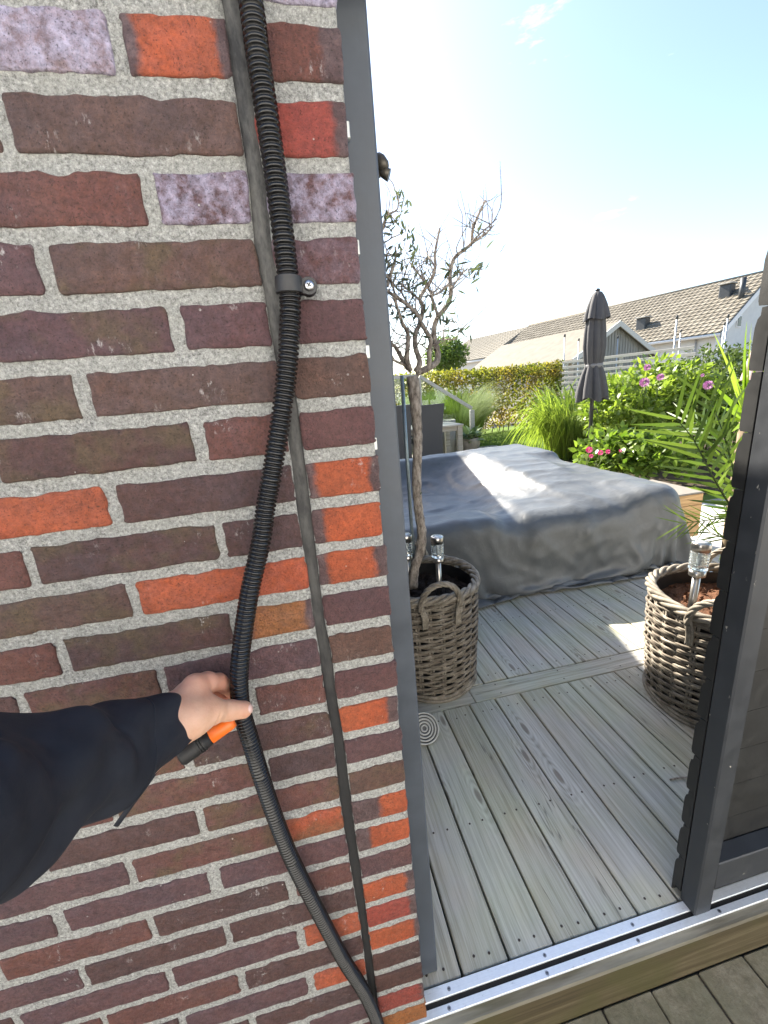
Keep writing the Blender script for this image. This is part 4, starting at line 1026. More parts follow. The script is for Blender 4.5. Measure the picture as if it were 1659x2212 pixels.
BRN = [  # crop pixels, radius start, end, depth offset at the end
 ([(520, 2040), (470, 1990), (380, 1830), (340, 1790), (290, 1740)], .011, .006, .03), ([(500, 2010), (480, 1930), (490, 1700), (440, 1600), (390, 1450), (350, 1350)], .012, .004, -.08),
 ([(560, 2050), (600, 1960), (560, 1820), (560, 1690), (600, 1600), (630, 1450), (600, 1370), (640, 1290), (720, 1160), (745, 1050), (740, 950), (785, 710)], .012, .0045, .10),
 ([(600, 2050), (680, 2010), (690, 1850), (700, 1750), (610, 1590), (590, 1530), (480, 1420), (290, 1290), (220, 1200)], .011, .006, -.10),
 ([(570, 2060), (720, 1990), (770, 1900), (730, 1700), (760, 1550), (860, 1420), (890, 1300), (880, 1150), (910, 1010), (960, 950), (1080, 850), (1090, 740), (1130, 620), (1210, 450)], .014, .0045, .06),
 ([(1080, 850), (1200, 770), (1285, 685)], .006, .0035, .10), ([(1080, 850), (1130, 790), (1320, 620)], .004, .002, .0), ([(770, 1530), (720, 1380), (690, 1290), (600, 1150), (500, 1020)], .007, .003, .12),
 ([(870, 1230), (780, 1310), (700, 1340)], .006, .004, -.05), ([(590, 1370), (500, 1290), (400, 1210)], .005, .004, .1), ([(470, 1990), (360, 1940), (335, 1900), (200, 1850)], .006, .003, -.06),
 ([(390, 1450), (340, 1220), (270, 1140)], .005, .004, -.1), ([(290, 1250), (370, 1000), (370, 880)], .009, .004, .02), ([(220, 800), (250, 720), (300, 590), (390, 530), (395, 410)], .006, .002, .0),
 ([(300, 590), (290, 550)], .003, .002, .0), ([(740, 1800), (800, 1750), (930, 1740), (960, 1670), (940, 1580), (890, 1572)], .004, .0012, .08), ([(1010, 890), (995, 700), (995, 580), (960, 490), (955, 420)], .0022, .0012, .0),
 ([(890, 1280), (980, 1150), (1070, 1060)], .005, .003, .1), ([(890, 1290), (980, 1210), (1110, 1090), (1190, 1100)], .003, .0012, .12), ([(1210, 460), (1270, 440), (1325, 390)], .002, .001, .05),
 ([(960, 950), (940, 900), (1000, 760), (1120, 560), (1200, 480)], .0025, .001, .0), ([(745, 1080), (700, 1000), (660, 940)], .004, .003, .1), ([(730, 1100), (690, 1050), (640, 1000), (630, 910)], .003, .001, .1),
 ([(880, 1110), (840, 1040), (880, 850)], .0025, .001, .05), ([(480, 1400), (430, 1280), (480, 1060)], .004, .003, .1), ([(330, 800), (420, 760), (460, 700)], .003, .0012, .05), ([(230, 860), (330, 800), (340, 700)], .003, .0012, -.05),
 ([(220, 980), (420, 930), (470, 800)], .003, .0012, -.05), ([(380, 1120), (520, 1140), (640, 1060)], .002, .001, .0), ([(820, 1740), (830, 1620), (890, 1560), (960, 1520)], .003, .001, .1), ([(700, 1720), (740, 1580), (800, 1500)], .003, .0015, .08),
 ([(490, 1720), (370, 1680), (300, 1540)], .003, .0012, -.1), ([(560, 1700), (500, 1650), (430, 1520)], .003, .0012, .1), ([(730, 1700), (860, 1640), (880, 1600)], .0025, .001, -.1), ([(560, 1830), (660, 1640), (680, 1560)], .003, .0012, -.12),
 ([(610, 1590), (560, 1440), (570, 1290)], .004, .0015, -.1), ([(760, 1560), (830, 1420), (850, 1260)], .003, .0012, .14), ([(380, 1830), (500, 1760), (520, 1690)], .003, .0012, .1), ([(690, 1860), (620, 1800), (560, 1770)], .003, .0015, -.1)]
m_ = MB(); twigs = []; tips = []
for pts, ra, rb, dz in BRN:
    k = len(pts); P_ = np.array([on_y(*c5(x, y), TY + dz * i / (k - 1) + (0 if i == 0 else rng.normal() * .006)) for i, (x, y) in enumerate(pts)])
    q = resample(P_, max(6, 5 * k)); m_.add(*tube(q, np.linspace(ra, rb, len(q)) * (1 + 0.10 * np.sin(np.arange(len(q)) * 2.3)), 7))
    twigs.append((q, rb))
    if ra > .0035:
        for _ in range(int(4 + 4 * rng.random())):                   # fine twigs
            i = rng.integers(3, len(q) - 1); d_ = unit(rng.normal(size=3) * (1, .7, .8) + (0, 0, .7)); L_ = rng.uniform(.07, .20)
            e = q[i] + d_ * L_; s_ = resample([q[i], (q[i] + e) / 2 + rng.normal(size=3) * .018, e + rng.normal(size=3) * .01], 8); m_.add(*tube(s_, np.linspace(.0024, .0009, 8), 5)); tips.append(s_)
        for _ in range(int(3 + 3 * rng.random())):                   # short dead spurs
            i = rng.integers(2, len(q) - 1); d_ = unit(rng.normal(size=3) * (1, .6, 1) + (0, 0, .4)); L_ = rng.uniform(.03, .09)
            e = q[i] + d_ * L_; mid = (q[i] + e) / 2 + rng.normal(size=3) * .006; s_ = resample([q[i], mid, e], 6); m_.add(*tube(s_, np.linspace(.0022, .0008, 6), 5))
m_.build('branches', M_OBARK, olive, True)
M_OLEAF = mat_leaf("olive_leaf", (0.060, 0.075, 0.050), (0.16, 0.185, 0.13), 0.4, 0.2)
LC = [(395, 430, 9, 30), (410, 480, 10, 40), (440, 510, 8, 30), (280, 640, 8, 35), (430, 690, 9, 40), (320, 700, 7, 40), (470, 800, 10, 45), (490, 840, 10, 40), (270, 900, 14, 50), (440, 920, 10, 45), (290, 1010, 12, 45), (300, 1070, 12, 40), (510, 930, 4, 40), (540, 1050, 6, 60),
      (430, 1030, 7, 60), (590, 1100, 4, 60), (1040, 690, 2, 30), (1110, 770, 2, 25), (1120, 1050, 4, 80), (1220, 1000, 3, 70), (1040, 1150, 6, 60), (1130, 1150, 12, 50), (920, 1200, 5, 50), (960, 1200, 3, 60), (500, 1250, 9, 70), (370, 1290, 6, 40), (330, 1490, 9, 45), (360, 1540, 8, 50),
      (470, 1540, 9, 70), (510, 1600, 8, 50), (570, 1540, 5, 50), (700, 1500, 4, 40), (840, 1530, 6, 60), (900, 1500, 5, 50), (800, 1620, 6, 60), (870, 1700, 8, 50), (1010, 1665, 1, 5), (330, 1640, 6, 40), (560, 1300, 6, 60), (480, 1390, 5, 60), (610, 1740, 4, 40), (760, 1750, 4, 40), (260, 780, 8, 60), (250, 1120, 8, 60)]
m_ = MB()
for x, y, k, sp in LC:
    b_ = np.array([on_y(*c5(x + rng.normal() * sp, y + rng.normal() * sp), TY + rng.normal() * .06) for _ in range(k)])
    d_ = unit(rng.normal(size=(k, 3)) * .8 + (0.3, 0, .9)); add_leaves(m_, b_, d_, rdir(rng, k), rng.uniform(.028, .06, k) * (.72 if x < 520 else 1.0), rng.uniform(.008, .014, k) * (.75 if x < 520 else 1.0), 4, rng.uniform(-.1, .2, k), 'leaf', rng)
for s_ in tips:
    if rng.random() < .16:
        k = rng.integers(2, 5); i = rng.integers(3, 8, k); add_leaves(m_, s_[i], unit(rng.normal(size=(k, 3)) * .8 + (0, 0, .6)), rdir(rng, k), rng.uniform(.025, .05, k), rng.uniform(.007, .012, k), 4, .1, 'leaf', rng)
b_ = np.array([on_y(907, 1070, TY - .02), on_y(908, 1066, TY - .02)]); add_leaves(m_, b_, unit(np.array([[.5, 0, .8], [.1, 0, 1]])), rdir(rng, 2), .02, .007, 3, 0, 'leaf', rng)
tag(m_.build('leaves', M_OLEAF, olive), kind='stuff')
stake = mk('tree_stake', *tube(np.array([on_y(868, 812, TY + .10), on_y(880, 1000, TY + .07), on_y(897, 1262, TY + .03)]), .0082, 12), plain("galvanised_tube", (0.30, 0.36, 0.38), 0.4, 0.6, scale=50), None, True)
tag(stake, 'thin galvanised tube staking the olive trunk', 'stake')

# ------------------------------------------------------------------ palm standing in the right basket, mostly behind the gate
rng = np.random.default_rng(8)
M_PALM = mat_leaf("palm_leaflet", (0.045, 0.085, 0.022), (0.15, 0.21, 0.055), 0.35, 0.32)
palm = thing('potted_palm', 'feathery green palm leaning out from behind the sliding gate', 'palm', (float(BRc[0]) + .13, float(BRc[1]) + .05, 0.40))
crown = np.array([BRc[0] + .24, BRc[1] + .10, 0.70])
mk('trunk', *tube(resample([(BRc[0] + .13, BRc[1] + .05, .38), (BRc[0] + .19, BRc[1] + .08, .55), crown], 12), np.linspace(.035, .045, 12), 10), mat_bark("palm_bark", (0.10, 0.06, 0.035), (0.28, 0.19, 0.11), 30), palm, True)
def frond(pts, n, L0, W, mat_, name='frond', droop=.12, ang=(.55, .75), both=(1, 1), spread=.25):
    q = resample(np.array(pts), 40); T_, N1, B1 = frames(q); f = MB(); f.add(*tube(q, np.linspace(.0055, .0015, 40), 6), lr=np.full(40 * 6, .2))
    view = np.array([0, 0, CAM_H]) - q[20]; view /= np.linalg.norm(view)
    for s_ in (0, 1):
        if not both[s_]: continue
        sg = -1 if s_ == 0 else 1
        i = np.linspace(6, 39, n).astype(int); t_ = (i - 6) / 33
        T1 = T_[i]; side = unit(np.cross(T1, view)) * sg
        a = ang[0] + (ang[1] - ang[0]) * (1 - t_) + rng.normal(size=n) * .10
        d_ = unit(T1 * np.cos(a)[:, None] + side * np.sin(a)[:, None] + view * rng.normal(size=(n, 1)) * spread)
        L_ = L0 * np.clip(.55 + .9 * t_, 0, 1.0) * rng.uniform(.85, 1.08, n)
        add_leaves(f, q[i], d_, unit(view + rng.normal(size=(n, 3)) * .35), L_, W, 6, rng.uniform(-.02, droop, n), 'needle', rng)
    return f.build(name, mat_, palm)
Y1 = 1.35
frond([crown, on_y(1585, 1100, Y1 - .02), on_y(1540, 1030, Y1 - .04), on_y(1498, 950, Y1 - .06), on_y(1461, 905, Y1 - .08)], 19, .205, .0150, M_PALM)
frond([crown, on_y(1600, 1090, 1.30), on_y(1580, 1000, 1.3), on_y(1560, 930, 1.3), on_y(1535, 865, 1.32)], 13, .17, .013, M_PALM)
frond([crown, on_y(1590, 1130, 1.36), on_y(1560, 1120, 1.40), on_y(1520, 1125, 1.42), on_y(1475, 1130, 1.44)], 12, .13, .007, M_PALM, droop=.05)
frond([crown, on_y(1605, 1150, 1.3), on_y(1575, 1165, 1.32), on_y(1535, 1150, 1.36)], 9, .12, .007, M_PALM)
frond([crown, crown + (.15, .05, .25), crown + (.32, .12, .36), crown + (.5, .2, .30)], 20, .2, .012, M_PALM)
frond([crown, crown + (.02, .2, .28), crown + (.10, .42, .40), crown + (.2, .6, .34)], 20, .2, .012, M_PALM)
frond([crown, on_y(1600, 1060, 1.5), on_y(1590, 1020, 1.55), on_y(1560, 985, 1.6)], 14, .15, .010, M_PALM)

# ------------------------------------------------------------------ yucca behind the gate
rng = np.random.default_rng(9)
yuc = thing('yucca_plant', 'upright yucca with broad sword leaves catching the sun beyond the gate', 'plant', (2.55, 1.95, -0.1))
M_YUC = mat_leaf("yucca_leaf", (0.10, 0.17, 0.015), (0.24, 0.32, 0.04), 0.35, 0.4)
Y2 = 2.0; c0 = on_y(1614, 905, Y2)
f = MB()
for (x, y, w) in ((1558, 722, .040), (1592, 706, .034), (1615, 708, .034), (1560, 797, .042), (1545, 835, .040), (1600, 745, .04), (1575, 770, .040), (1560, 880, .036), (1632, 780, .036), (1650, 800, .036), (1550, 910, .034), (1635, 850, .036), (1585, 930, .034), (1600, 960, .034)):
    tip = on_y(x, y, Y2 + rng.normal() * .05); d_ = tip - c0; L_ = np.linalg.norm(d_); d_ = d_ / L_
    add_leaves(f, (c0 + d_ * .02)[None], d_[None], unit(rng.normal(size=(1, 3)) * .4 + (0, -1, .2)), L_, w, 6, rng.normal() * .05, 'blade', rng)
f.build('leaves', M_YUC, yuc)['kind'] = 'stuff'
mk('stem', *tube(np.array([(c0[0] + .02, Y2, -.1), (c0[0], Y2, .4), c0]), .035, 8), mat_bark("yucca_bark", (0.10, 0.07, 0.045), (0.25, 0.19, 0.12)), yuc, True)
yuc.location = (c0[0] + .02, Y2, -.1)
for ch in yuc.children:                                              # keep the leaves where they were laid out
    ch.location = Vector((2.55, 1.95, -0.1)) - yuc.location
# ================================================================== lamp on the post, rolling planter crate
rng = np.random.default_rng(31)
sp_ = thing('spotlight', 'small bronze spotlight on a bracket behind the gate post', 'wall lamp', tuple(on_y(818, 372, 0.86)))
M_BRZ = plain("bronze_lamp", (0.10, 0.09, 0.075), 0.45, 0.6)
q = on_y(812, 362, 0.84); mk('bracket', *tube(np.array([q + (-.06, 0, .01), q, on_y(816, 384, 0.84)]), .005, 10), M_BRZ, sp_, True)
q = on_y(824, 352, 0.84); mk('head', *lathe([(0.0, -.014), (.008, -.013), (.011, -.005), (.011, .006), (.008, .012), (0, .014)], q, 16, (.4, -.3, -.8)), M_BRZ, sp_, True)
q = on_y(829, 374, 0.84); mk('hood', *lathe([(.005, -.008), (.008, .0), (.010, .010), (.0085, .010)], q, 16, (.75, -.2, -.35)), M_BRZ, sp_, True)
def mat_pine(name, a, b):
    t = NT(name); p = t.pos(); g = t.noise(t.map(p, (5, 5, 70)), 1, 5, .6, .6); r = t.rnd()
    c = t.ramp(g, [(0.3, a), (0.7, b)]); c = t.mix(t.math('MULTIPLY', r, .3), c, a)
    return t.bsdf(c, 0.6, 0, t.bump(g, .3, .002), .4)
M_PINE = mat_pine("warm_pine", (0.36, 0.20, 0.075), (0.60, 0.38, 0.17))
q0 = on_z(1490, 1199); q1 = on_z(1530, 1196)
crate = thing('planter_crate', 'warm pine planter crate on casters behind the covered lounge', 'crate', (2.85, 2.72, 0.0))
X0, X1, Y0, Y1_ = 2.52, 3.02, 2.62, 3.12
for k in range(4):
    mk('board', *cbox(X0, X1, Y0, Y0 + .022, .060 + k * .0885, .060 + (k + 1) * .0885 - .003, .003), M_PINE, crate)
    mk('board', *cbox(X1 - .022, X1, Y0 + .0225, Y1_, .060 + k * .0885, .060 + (k + 1) * .0885 - .003, .003), M_PINE, crate)
    mk('board', *cbox(X0, X1 - .0225, Y1_ - .022, Y1_ - .0005, .060 + k * .0885, .060 + (k + 1) * .0885 - .003, .003), M_PINE, crate)
mk('base', *cbox(X0 + .005, X1 - .023, Y0 + .023, Y1_ - .023, .0552, .072, .002), M_PINE, crate)
M_WHEEL = plain("caster_rubber", (0.03, 0.03, 0.032), 0.5)
for x, y in ((X0 + .08, Y0 + .06), (X1 - .09, Y0 + .05), (X0 + .08, Y1_ - .08), (X1 - .08, Y1_ - .08)):
    cst = mk('caster', *cbox(x - .02, x + .02, y - .012, y + .012, .030, .0545, .003), M_ZINC, crate)
    mk('wheel', *lathe([(0, -.011), (.024, -.011), (.027, -.007), (.027, .007), (.024, .011), (0, .011)], (x, y, .0275), 18, (0, 1, 0)), M_WHEEL, cst, True)
V = [(X0 + .02, Y0 + .02, .50), (X1 - .02, Y0 + .02, .50), (X1 - .02, Y1_ - .02, .50), (X0 + .02, Y1_ - .02, .50)]
mk('lid', *cbox(X0 - .005, X1 + .005, Y0 - .005, Y1_ + .005, .4145, .428, .003), plain("crate_lid", (0.20, 0.18, 0.15), 0.7), crate)

# ================================================================== dining place on the patio
PZ = -0.068
def mat_table():
    t = NT("teak_grey"); p = t.pos(); g = t.noise(t.map(p, (3, 60, 60)), 1, 5)
    return t.bsdf(t.ramp(g, [(0.3, (0.24, 0.215, 0.18)), (0.7, (0.42, 0.39, 0.34))]), .55, 0, t.bump(g, .3, .002), .5)
M_TAB = mat_table()
c5b = lambda x, y: (823 + .1488 * x, 768 + .1488 * y)
leg = on_y(*c5b(1148, 1000), 7.9); TX1, TZ = leg[0] + .05, leg[2] + .006
table = thing('dining_table', 'weathered grey wooden dining table on the patio', 'table', (2.2, 8.3, PZ))
for k in range(7): mk('top_slat', *cbox(0.9, TX1 + .01, 7.86 + k * .128, 7.86 + (k + 1) * .128 - .006, TZ - .032, TZ, .003), M_TAB, table)
mk('apron', *cbox(1.0, TX1 - .04, 7.93, 7.955, TZ - .125, TZ - .033, .002), M_TAB, table)
mk('apron', *cbox(TX1 - .065, TX1 - .04, 7.956, 8.66, TZ - .125, TZ - .033, .002), M_TAB, table)
for x in (0.95, TX1 - .10):
    for y in (7.90, 8.62): mk('leg', *cbox(x, x + .10, y, y + .10, PZ + .001, TZ - .033, .004), M_TAB, table)
def mat_rattan():
    t = NT("woven_resin"); p = t.pos(); w = t.n('TexWave', {'Vector': p, 'Scale': 26.0, 'Distortion': 0.5}, bands_direction='Z').outputs['Fac']; w2 = t.n('TexWave', {'Vector': p, 'Scale': 26.0, 'Distortion': 0.5}, bands_direction='X').outputs['Fac']
    h = t.math('MULTIPLY', w, w2)
    return t.bsdf(t.ramp(h, [(0.1, (0.035, 0.037, 0.043)), (0.8, (0.085, 0.088, 0.10))]), .5, 0, t.bump(h, .6, .006), .5)
M_RAT = mat_rattan()
def chair(label, cx, cy, face, top):
    """face +1: back towards the camera side (sitter looks to +y)"""
    o = thing('dining_chair', label, 'chair', (cx, cy, PZ), 'woven chairs at the dining table')
    s = face; H = top - PZ
    def bx(nm, x0, x1, y0, y1, z0, z1, b=.008): ya, yb = sorted((cy + s * y0, cy + s * y1)); mk(nm, *cbox(cx + x0, cx + x1, ya, yb, PZ + z0, PZ + z1, b), M_RAT, o)
    n = 9; prof = []
    for i in range(n + 1):                                          # leaning, slightly waisted back
        t_ = i / n; z = .30 + (H - .30) * t_; y = -.20 - .10 * t_ ** 1.4; w = .235 + .03 * t_ - .018 * math.sin(math.pi * t_); prof.append((w, y, z))
    V = []; F = []
    for w, y, z in prof:
        for dx, dy in ((-w, 0), (w, 0), (w, .035), (-w, .035)): V.append((cx + dx, cy + s * (y + dy), PZ + z))
    for i in range(n):
        for k in range(4): l = (k + 1) % 4; F.append((i * 4 + k, i * 4 + l, i * 4 + 4 + l, i * 4 + 4 + k))
    F += [(3, 2, 1, 0), (n * 4, n * 4 + 1, n * 4 + 2, n * 4 + 3)]
    mk('backrest', V, F, M_RAT, o)
    bx('seat', -.24, .24, -.20, .26, .34, .44)
    bx('skirt', -.235, .235, -.195, .255, .24, .339, .004)
    for x in (-.235, .195):
        for y in (-.20, .215): bx('leg', x, x + .04, y, y + .04, .0008, .2395, .004)
    return o
a_ = on_y(*c5b(690, 700), 7.35); chair('dark woven chair with its back to the lounge, drawn up to the table', a_[0] + .02, 7.62, 1, on_y(*c5b(940, 690), 7.33)[2])
a_ = on_y(*c5b(420, 700), 9.2); chair('dark woven chair on the far side of the dining table', a_[0], 8.95, -1, on_y(*c5b(600, 690), 9.2)[2])
a_ = on_y(*c5b(690, 700), 7.35); chair('dark woven chair partly behind the olive trunk, next to another chair back', a_[0] + .02 - .60, 7.60, 1, on_y(*c5b(300, 722), 7.33)[2])
# round planters
def mat_concrete(name, a, b):
    t = NT(name); p = t.pos(); n = t.noise(t.map(p, (1, 1, .35)), 9, 6, .65)
    return t.bsdf(t.ramp(n, [(0.3, a), (0.7, b)]), .85, 0, t.bump(t.noise(p, 70, 4), .3, .004), .3)
q = on_z(*c5b(1035, 1415), PZ)
tub = thing('round_planter', 'tall grey cylindrical planter standing behind the table', 'planter', (q[0], q[1] + .25, PZ))
HT = on_y(*c5b(1040, 935), q[1] + .05)[2] - PZ
rp = 0.30
mk('shell', *lathe([(rp * .96, .001), (rp, .03), (rp, HT), (rp - .03, HT), (rp - .035, HT - .12), (0, HT - .13)], (q[0] - .12, q[1] + .25, PZ), 36), mat_concrete("planter_concrete", (0.20, 0.185, 0.16), (0.36, 0.34, 0.30)), tub, True)
q = on_z(*c5b(1345, 1400), PZ); y_ = q[1] + .2
pot = thing('bowl_planter', 'rounded taupe stone pot holding a hosta at the patio edge', 'planter', (q[0], y_, PZ))
w_ = (on_y(*c5b(1480, 1300), y_)[0] - on_y(*c5b(1205, 1300), y_)[0]) / 2; hp = on_y(*c5b(1345, 1190), y_)[2] - PZ
mk('bowl', *lathe([(w_ * .62, .001), (w_ * .82, hp * .15), (w_, hp * .5), (w_ * .97, hp * .8), (w_ * .88, hp), (w_ * .80, hp), (w_ * .78, hp * .86), (0, hp * .84)], (q[0], y_, PZ), 36), mat_concrete("taupe_stone", (0.22, 0.19, 0.155), (0.34, 0.30, 0.25)), pot, True)
hosta = thing('hosta_plant', 'hosta with pale edged leaves in the taupe pot', 'plant', (q[0], y_, PZ + hp * .84))
M_HOS = mat_leaf("hosta_leaf", (0.06, 0.12, 0.06), (0.36, 0.42, 0.24), .4, .2)
k = 46; a_ = rng.uniform(0, 6.28, k); el = rng.uniform(.1, 1.2, k); d_ = np.stack([np.cos(a_) * np.cos(el), np.sin(a_) * np.cos(el), np.sin(el)], 1)
f = MB(); add_leaves(f, np.array([q[0], y_, PZ + hp * .84]) + d_ * .10 + rng.normal(size=(k, 3)) * .04, d_, unit(rng.normal(size=(k, 3)) * .5 + (0, 0, 1)), rng.uniform(.17, .30, k), rng.uniform(.08, .14, k), 5, rng.uniform(.1, .7, k), 'leaf', rng)
f.build('leaves', M_HOS, hosta)['kind'] = 'stuff'

# glass wind screen with sloping timber rail
GY = 9.0
scn = thing('wind_screen', 'glass wind screen with a sloping weathered timber rail', 'screen', (3.0, GY, PZ))
M_WEATH = mat_pine("silvered_timber", (0.30, 0.28, 0.25), (0.52, 0.50, 0.46))
pA, pB, pC, pD = on_y(866, 812, GY), on_y(903, 812, GY), on_y(1019, 882, GY), on_y(1019, 925, GY)
def rail_(a, b, w=.035, d=.05, nm='rail'):
    a, b = np.asarray(a), np.asarray(b); t_ = (b - a) / np.linalg.norm(b - a); u_ = np.array([-t_[2], 0, t_[0]])
    V, F = cbox(0, np.linalg.norm(b - a), -d / 2, d / 2, -w, w, .004); mk(nm, xform(V, a, t_, (0, 1, 0), u_), F, M_WEATH, scn)
rail_(pA - (1.5, 0, 0), pB); rail_(pB + (.03, 0, -.01), pC); 
for nm, p_ in (('post', pB), ('post', pC), ('post', pA - (1.4, 0, 0))):
    mk(nm, *cbox(p_[0] - .045, p_[0] + .045, GY - .046, GY + .046, PZ - .02, p_[2] - .036, .004), M_WEATH, scn)
t = NT("screen_glass"); g1 = t.n('BsdfGlossy', {'Color': (0.9, 0.95, 0.95), 'Roughness': 0.02}); tr = t.n('BsdfTransparent', {'Color': (0.80, 0.86, 0.84)}); fz = t.n('Fresnel', {'IOR': 1.45})
M_PANE = t.surface(t.n('MixShader', {0: fz, 1: tr, 2: g1}))
V = []; 
for y in (GY - .004, GY + .004): V += [(pB[0] + .05, y, PZ + .08), (pC[0] - .05, y, PZ + .08), (pC[0] - .05, y, pC[2] - .03), (pB[0] + .05, y, pB[2] - .06)]
mk('pane', V, [(0, 1, 2, 3), (7, 6, 5, 4), (0, 4, 5, 1), (1, 5, 6, 2), (2, 6, 7, 3), (3, 7, 4, 0)], M_PANE, scn)
mk('pane', *box(pA[0] - 1.35, pB[0] - .05, GY - .004, GY + .004, PZ + .08, pA[2] - .04), M_PANE, scn)

# ================================================================== closed parasol
PYY = 5.30
tp_, bt = on_y(1291, 628, PYY), on_y(1279, 862, PYY); px0 = bt[0]
par = thing('parasol', 'closed grey parasol with tied canopy on a dark pole', 'parasol', (px0, PYY, -0.1))
M_PAR = plain("parasol_cloth", (0.058, 0.056, 0.058), 0.8, var=.12, scale=12)
M_POLE = plain("parasol_pole", (0.045, 0.045, 0.05), 0.4, 0.4)
lean = (tp_ - bt); lean = lean / np.linalg.norm(lean); LT = np.linalg.norm(tp_ - bt)
b0 = bt - lean * ((bt[2] + .1) / lean[2])
mk('pole', *tube(np.array([b0, bt + lean * LT]), .026, 14), M_POLE, par, True)
mk('base', *cbox(b0[0] - .3, b0[0] + .3, PYY - .3, PYY + .3, -0.0995, -.03, .01), mat_concrete("parasol_base", (0.15, 0.15, 0.15), (0.22, 0.22, 0.22)), par)
def folds(prof, nf, amp, seed, twist=0.0, ns=96, ragged=0.0):
    r_ = np.random.default_rng(seed); V = []; a = np.arange(ns) * 2 * math.pi / ns; ph = r_.uniform(0, 6, 4)
    for i, (r, z, am) in enumerate(prof):
        q = a + twist * z
        w = np.abs(np.sin(nf / 2 * q + ph[0] + .3 * np.sin(2 * q + ph[1]))) ** .75 - .6
        rr_ = r * (1 + am * amp * w + .06 * np.sin(q + ph[2]))
        zz = z + ragged * (am if i == 0 else 0) * np.sin(nf / 2 * q + ph[3])
        V += [(x, y, zq) for x, y, zq in zip(rr_ * np.cos(a), rr_ * np.sin(a), np.broadcast_to(zz, a.shape))]
    F = [(i * ns + k, i * ns + (k + 1) % ns, (i + 1) * ns + (k + 1) % ns, (i + 1) * ns + k) for i in range(len(prof) - 1) for k in range(ns)]
    return np.array(V), F
sideX = np.array([lean[2], 0, -lean[0]]); S_ = LT
V, F = folds([(.19, .0, 1), (.175, .10 * S_, .9), (.135, .24 * S_, .8), (.105, .315 * S_, .5), (.10, .33 * S_, .4), (.115, .36 * S_, .6), (.13, .50 * S_, .7), (.125, .62 * S_, .6), (.105, .78 * S_, .6), (.09, .84 * S_, .5)], 9, .42, 3, .25, 96, .03)
mk('canopy', xform(V, bt, sideX, (0, 1, 0), lean), F, M_PAR, par, True)
V, F = folds([(.150, .745 * S_, .8), (.138, .80 * S_, .7), (.112, .88 * S_, .55), (.075, .955 * S_, .3), (.05, .985 * S_, .1), (.0, 1.0 * S_, 0)], 7, .36, 5, .0, 96, .02)
mk('cap', xform(V, bt, sideX, (0, 1, 0), lean), F, M_PAR, par, True)
V, F = lathe([(.104, .30 * S_), (.112, .302 * S_), (.112, .34 * S_), (.104, .342 * S_)], (0, 0, 0), 32); mk('tie_strap', xform(V, bt, sideX, (0, 1, 0), lean), F, plain("tie_strap", (0.17, 0.165, 0.165), .7), par, True)
mk('crank', *tube(np.array([bt - lean * .14, bt - lean * .14 + (.05, -.04, 0), bt - lean * .14 + (.06, -.05, -.05)]), .012, 8), M_POLE, par, True)
mk('finial', *lathe([(.03, 0), (.026, .02), (.0, .03)], bt + lean * LT, 12), M_POLE, par, True)
# ================================================================== hedge, far tree, grasses, flower bed
rng = np.random.default_rng(41)
LZ = -0.10
def leaf_shell(mb, x0, x1, y0, y1, z0, z1, dens, L, W, rng, depth=.14, faces=('f', 't', 'r', 'l')):
    for fc in faces:
        ar = {'f': (x1 - x0) * (z1 - z0), 't': (x1 - x0) * (y1 - y0), 'r': (y1 - y0) * (z1 - z0), 'l': (y1 - y0) * (z1 - z0)}[fc]; k = int(ar * dens)
        u, v, d = rng.random(k), rng.random(k), rng.random(k) ** 1.6 * depth
        if fc == 'f': b = np.stack([x0 + (x1 - x0) * u, y0 + d, z0 + (z1 - z0) * v], 1); n_ = (0, -1, .2)
        elif fc == 't': b = np.stack([x0 + (x1 - x0) * u, y0 + (y1 - y0) * v, z1 - d], 1); n_ = (0, 0, 1)
        elif fc == 'r': b = np.stack([x1 - d, y0 + (y1 - y0) * u, z0 + (z1 - z0) * v], 1); n_ = (1, 0, .2)
        else: b = np.stack([x0 + d, y0 + (y1 - y0) * u, z0 + (z1 - z0) * v], 1); n_ = (-1, 0, .2)
        b = b + np.stack([vnoise(b, 2.5, s) for s in (1, 2, 3)], 1) * .05
        add_leaves(mb, b, rdir(rng, k), unit(rng.normal(size=(k, 3)) * .9 + n_), rng.uniform(.7, 1.3, k) * L, rng.uniform(.7, 1.3, k) * W, 2, 0, 'leaf', rng)
def mat_hedge():
    t = NT("hedge_leaf"); r = t.attr('lr'); p = t.pos(); n = t.noise(p, 1.1, 3)
    c = t.ramp(r, [(0.1, (0.09, 0.115, 0.025)), (0.9, (0.22, 0.25, 0.06))])
    c = t.mix(t.ramp(n, [(0.45, 0.0), (0.62, 0.75)]), c, t.ramp(r, [(0.1, (0.13, 0.09, 0.035)), (0.9, (0.28, 0.20, 0.09))]))
    d = t.n('BsdfPrincipled', {'Base Color': c, 'Roughness': .6, 'Specular IOR Level': .25}); tr = t.n('BsdfTranslucent', {'Color': t.mix(1.0, c, (1.6, 1.5, .6), 'MULTIPLY')})
    return t.surface(t.n('MixShader', {0: .5, 1: d, 2: tr}))
hx0, hx1, hy0, hy1 = -1.5, 8.1, 11.85, 12.6
HZ = on_y(1100, 791, 11.85)[2]
hedge = thing('hedge', 'long clipped hedge of green and bronze leaves beyond the lawn', 'hedge', (3.5, 12.2, LZ))
m_ = MB(); leaf_shell(m_, hx0, hx1, hy0, hy1, LZ + .14, HZ, 680, .085, .055, rng, depth=.40); leaf_shell(m_, hx0, hx1, hy1 - .3, hy1, LZ + .14, HZ - .05, 420, .09, .06, rng, depth=.2, faces=('f',)); tag(m_.build('foliage', mat_hedge(), hedge), kind='stuff')
m_ = MB()
